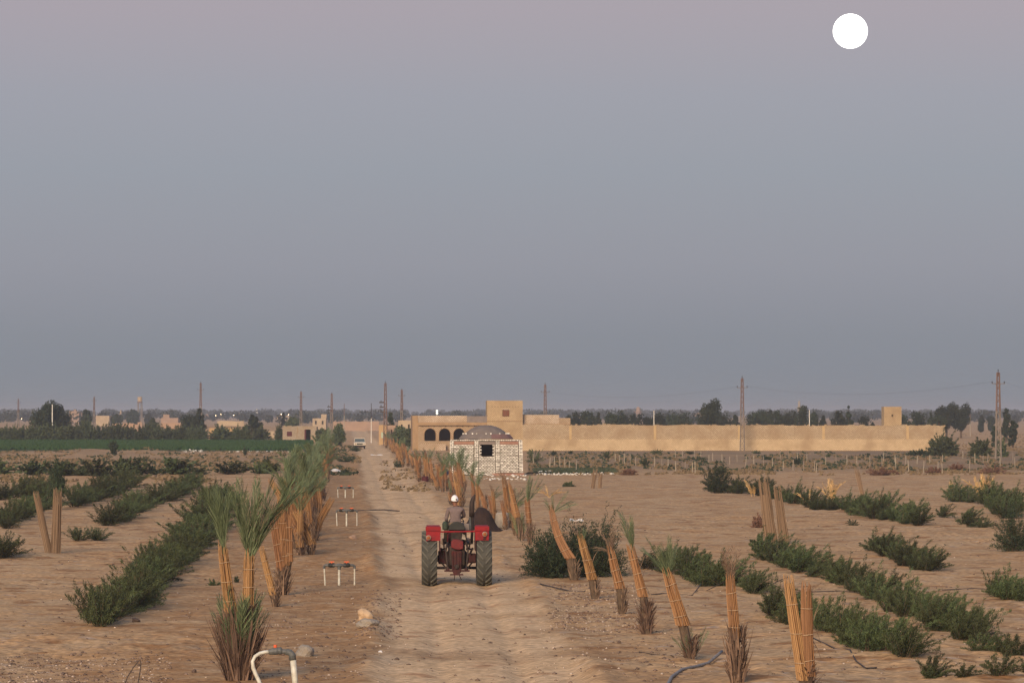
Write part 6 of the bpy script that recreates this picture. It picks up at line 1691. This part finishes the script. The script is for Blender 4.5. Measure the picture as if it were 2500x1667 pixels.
for i in range(9):
    th = (math.pi / 2) * i / 8
    for k in range(24):
        a = 2 * math.pi * k / 24; r = math.cos(th)
        low = -.035 - .03 * max(0, -math.sin(a)) + 0.02 * max(0, math.sin(a))
        vs.append((cap_c[0] + .102 * r * math.cos(a), cap_c[1] + .118 * r * math.sin(a), cap_c[2] + low * (1 - math.sin(th)) + .108 * math.sin(th)))
for i in range(8):
    for k in range(24):
        k2 = (k + 1) % 24; fs.append((i * 24 + k, i * 24 + k2, (i + 1) * 24 + k2, (i + 1) * 24 + k))
m.add(vs, fs)
m.add([(cap_c[0] + .075 * math.cos(a), cap_c[1] + .10 + .11 * math.sin(a), cap_c[2] - .02 - .02 * math.sin(a)) for a in np.linspace(0, math.pi, 9)], [tuple(range(9))])
co = m.build('cap', CAPM, drv, smooth=True); so = co.modifiers.new('thick', 'SOLIDIFY'); so.thickness = .006
m = MB(); m.lathe([(0, .022), (.006, .022)], 12, 'Y', (cap_c[0] + .045, cap_c[1] - .117, cap_c[2] - .012)); m.build('cap_opening', HAIR, drv)
m = MB(); m.lathe([(-.07, .06), (-.05, .082), (0, .09), (.02, .085)], 16, 'Z', (cap_c[0], cap_c[1] - .012, cap_c[2] - .02)); m.build('hair', HAIR, drv, smooth=True)
for sg in (-1, 1):
    m = MB(); m.lathe([(-.008, .004), (0, .012), (.008, .004)], 8, 'Y', (-.022 + sg * .032, .204, .672)); m.build('eye', DARK, drv)
m = MB(); m.box(-.046, .002, .196, .203, .612, .618); m.build('mouth', MAROON, drv)
# dust raised by the wheels
dmat = bpy.data.materials.new('raised_dust'); dmat.use_nodes = True
dn = dmat.node_tree.nodes; dn.remove(dn['Principled BSDF'])
dv = dn.new('ShaderNodeVolumePrincipled'); dv.inputs['Color'].default_value = (0.82, 0.68, 0.55, 1); dv.inputs['Density'].default_value = 0.05; dv.inputs['Anisotropy'].default_value = 0.3
dmat.node_tree.links.new(dv.outputs[0], dn['Material Output'].inputs['Volume'])
for (dx_, dy_, rx, rz) in ((1.4, .2, 1.0, .30), (.3, .9, 1.4, .24)):
    m = MB(); m.lathe([(-rx * math.cos(math.pi * k / 14), max(rx * math.sin(math.pi * k / 14), .01)) for k in range(15)], 24, 'X')
    o = m.build('dust_cloud', dmat, None, TO + Vector((dx_, dy_, rz * .35)), smooth=True); o.scale = (1, .7, rz / rx)
    tag(o, 'faint dust raised beside the tractor wheels', kind='stuff')
# canister hanging at the left of the seat
m = MB(); m.lathe([(0, .05), (.02, .075), (.17, .08), (.21, .05), (.23, .03)], 14, 'Z'); 
tag(m.build('jerry_can', mat('dark_green_can', (.03, .045, .03), (.05, .06, .04), 6, .6), None, TO + Vector((-.31, -.15, 1.54))), 'dark green can on the left of the tractor seat', 'can')
for pr_ in SHR + SHL + SFAR + FP:
    if not pr_.used:
        for ch in list(pr_.e.children_recursive) + [pr_.e]: bpy.data.objects.remove(ch)
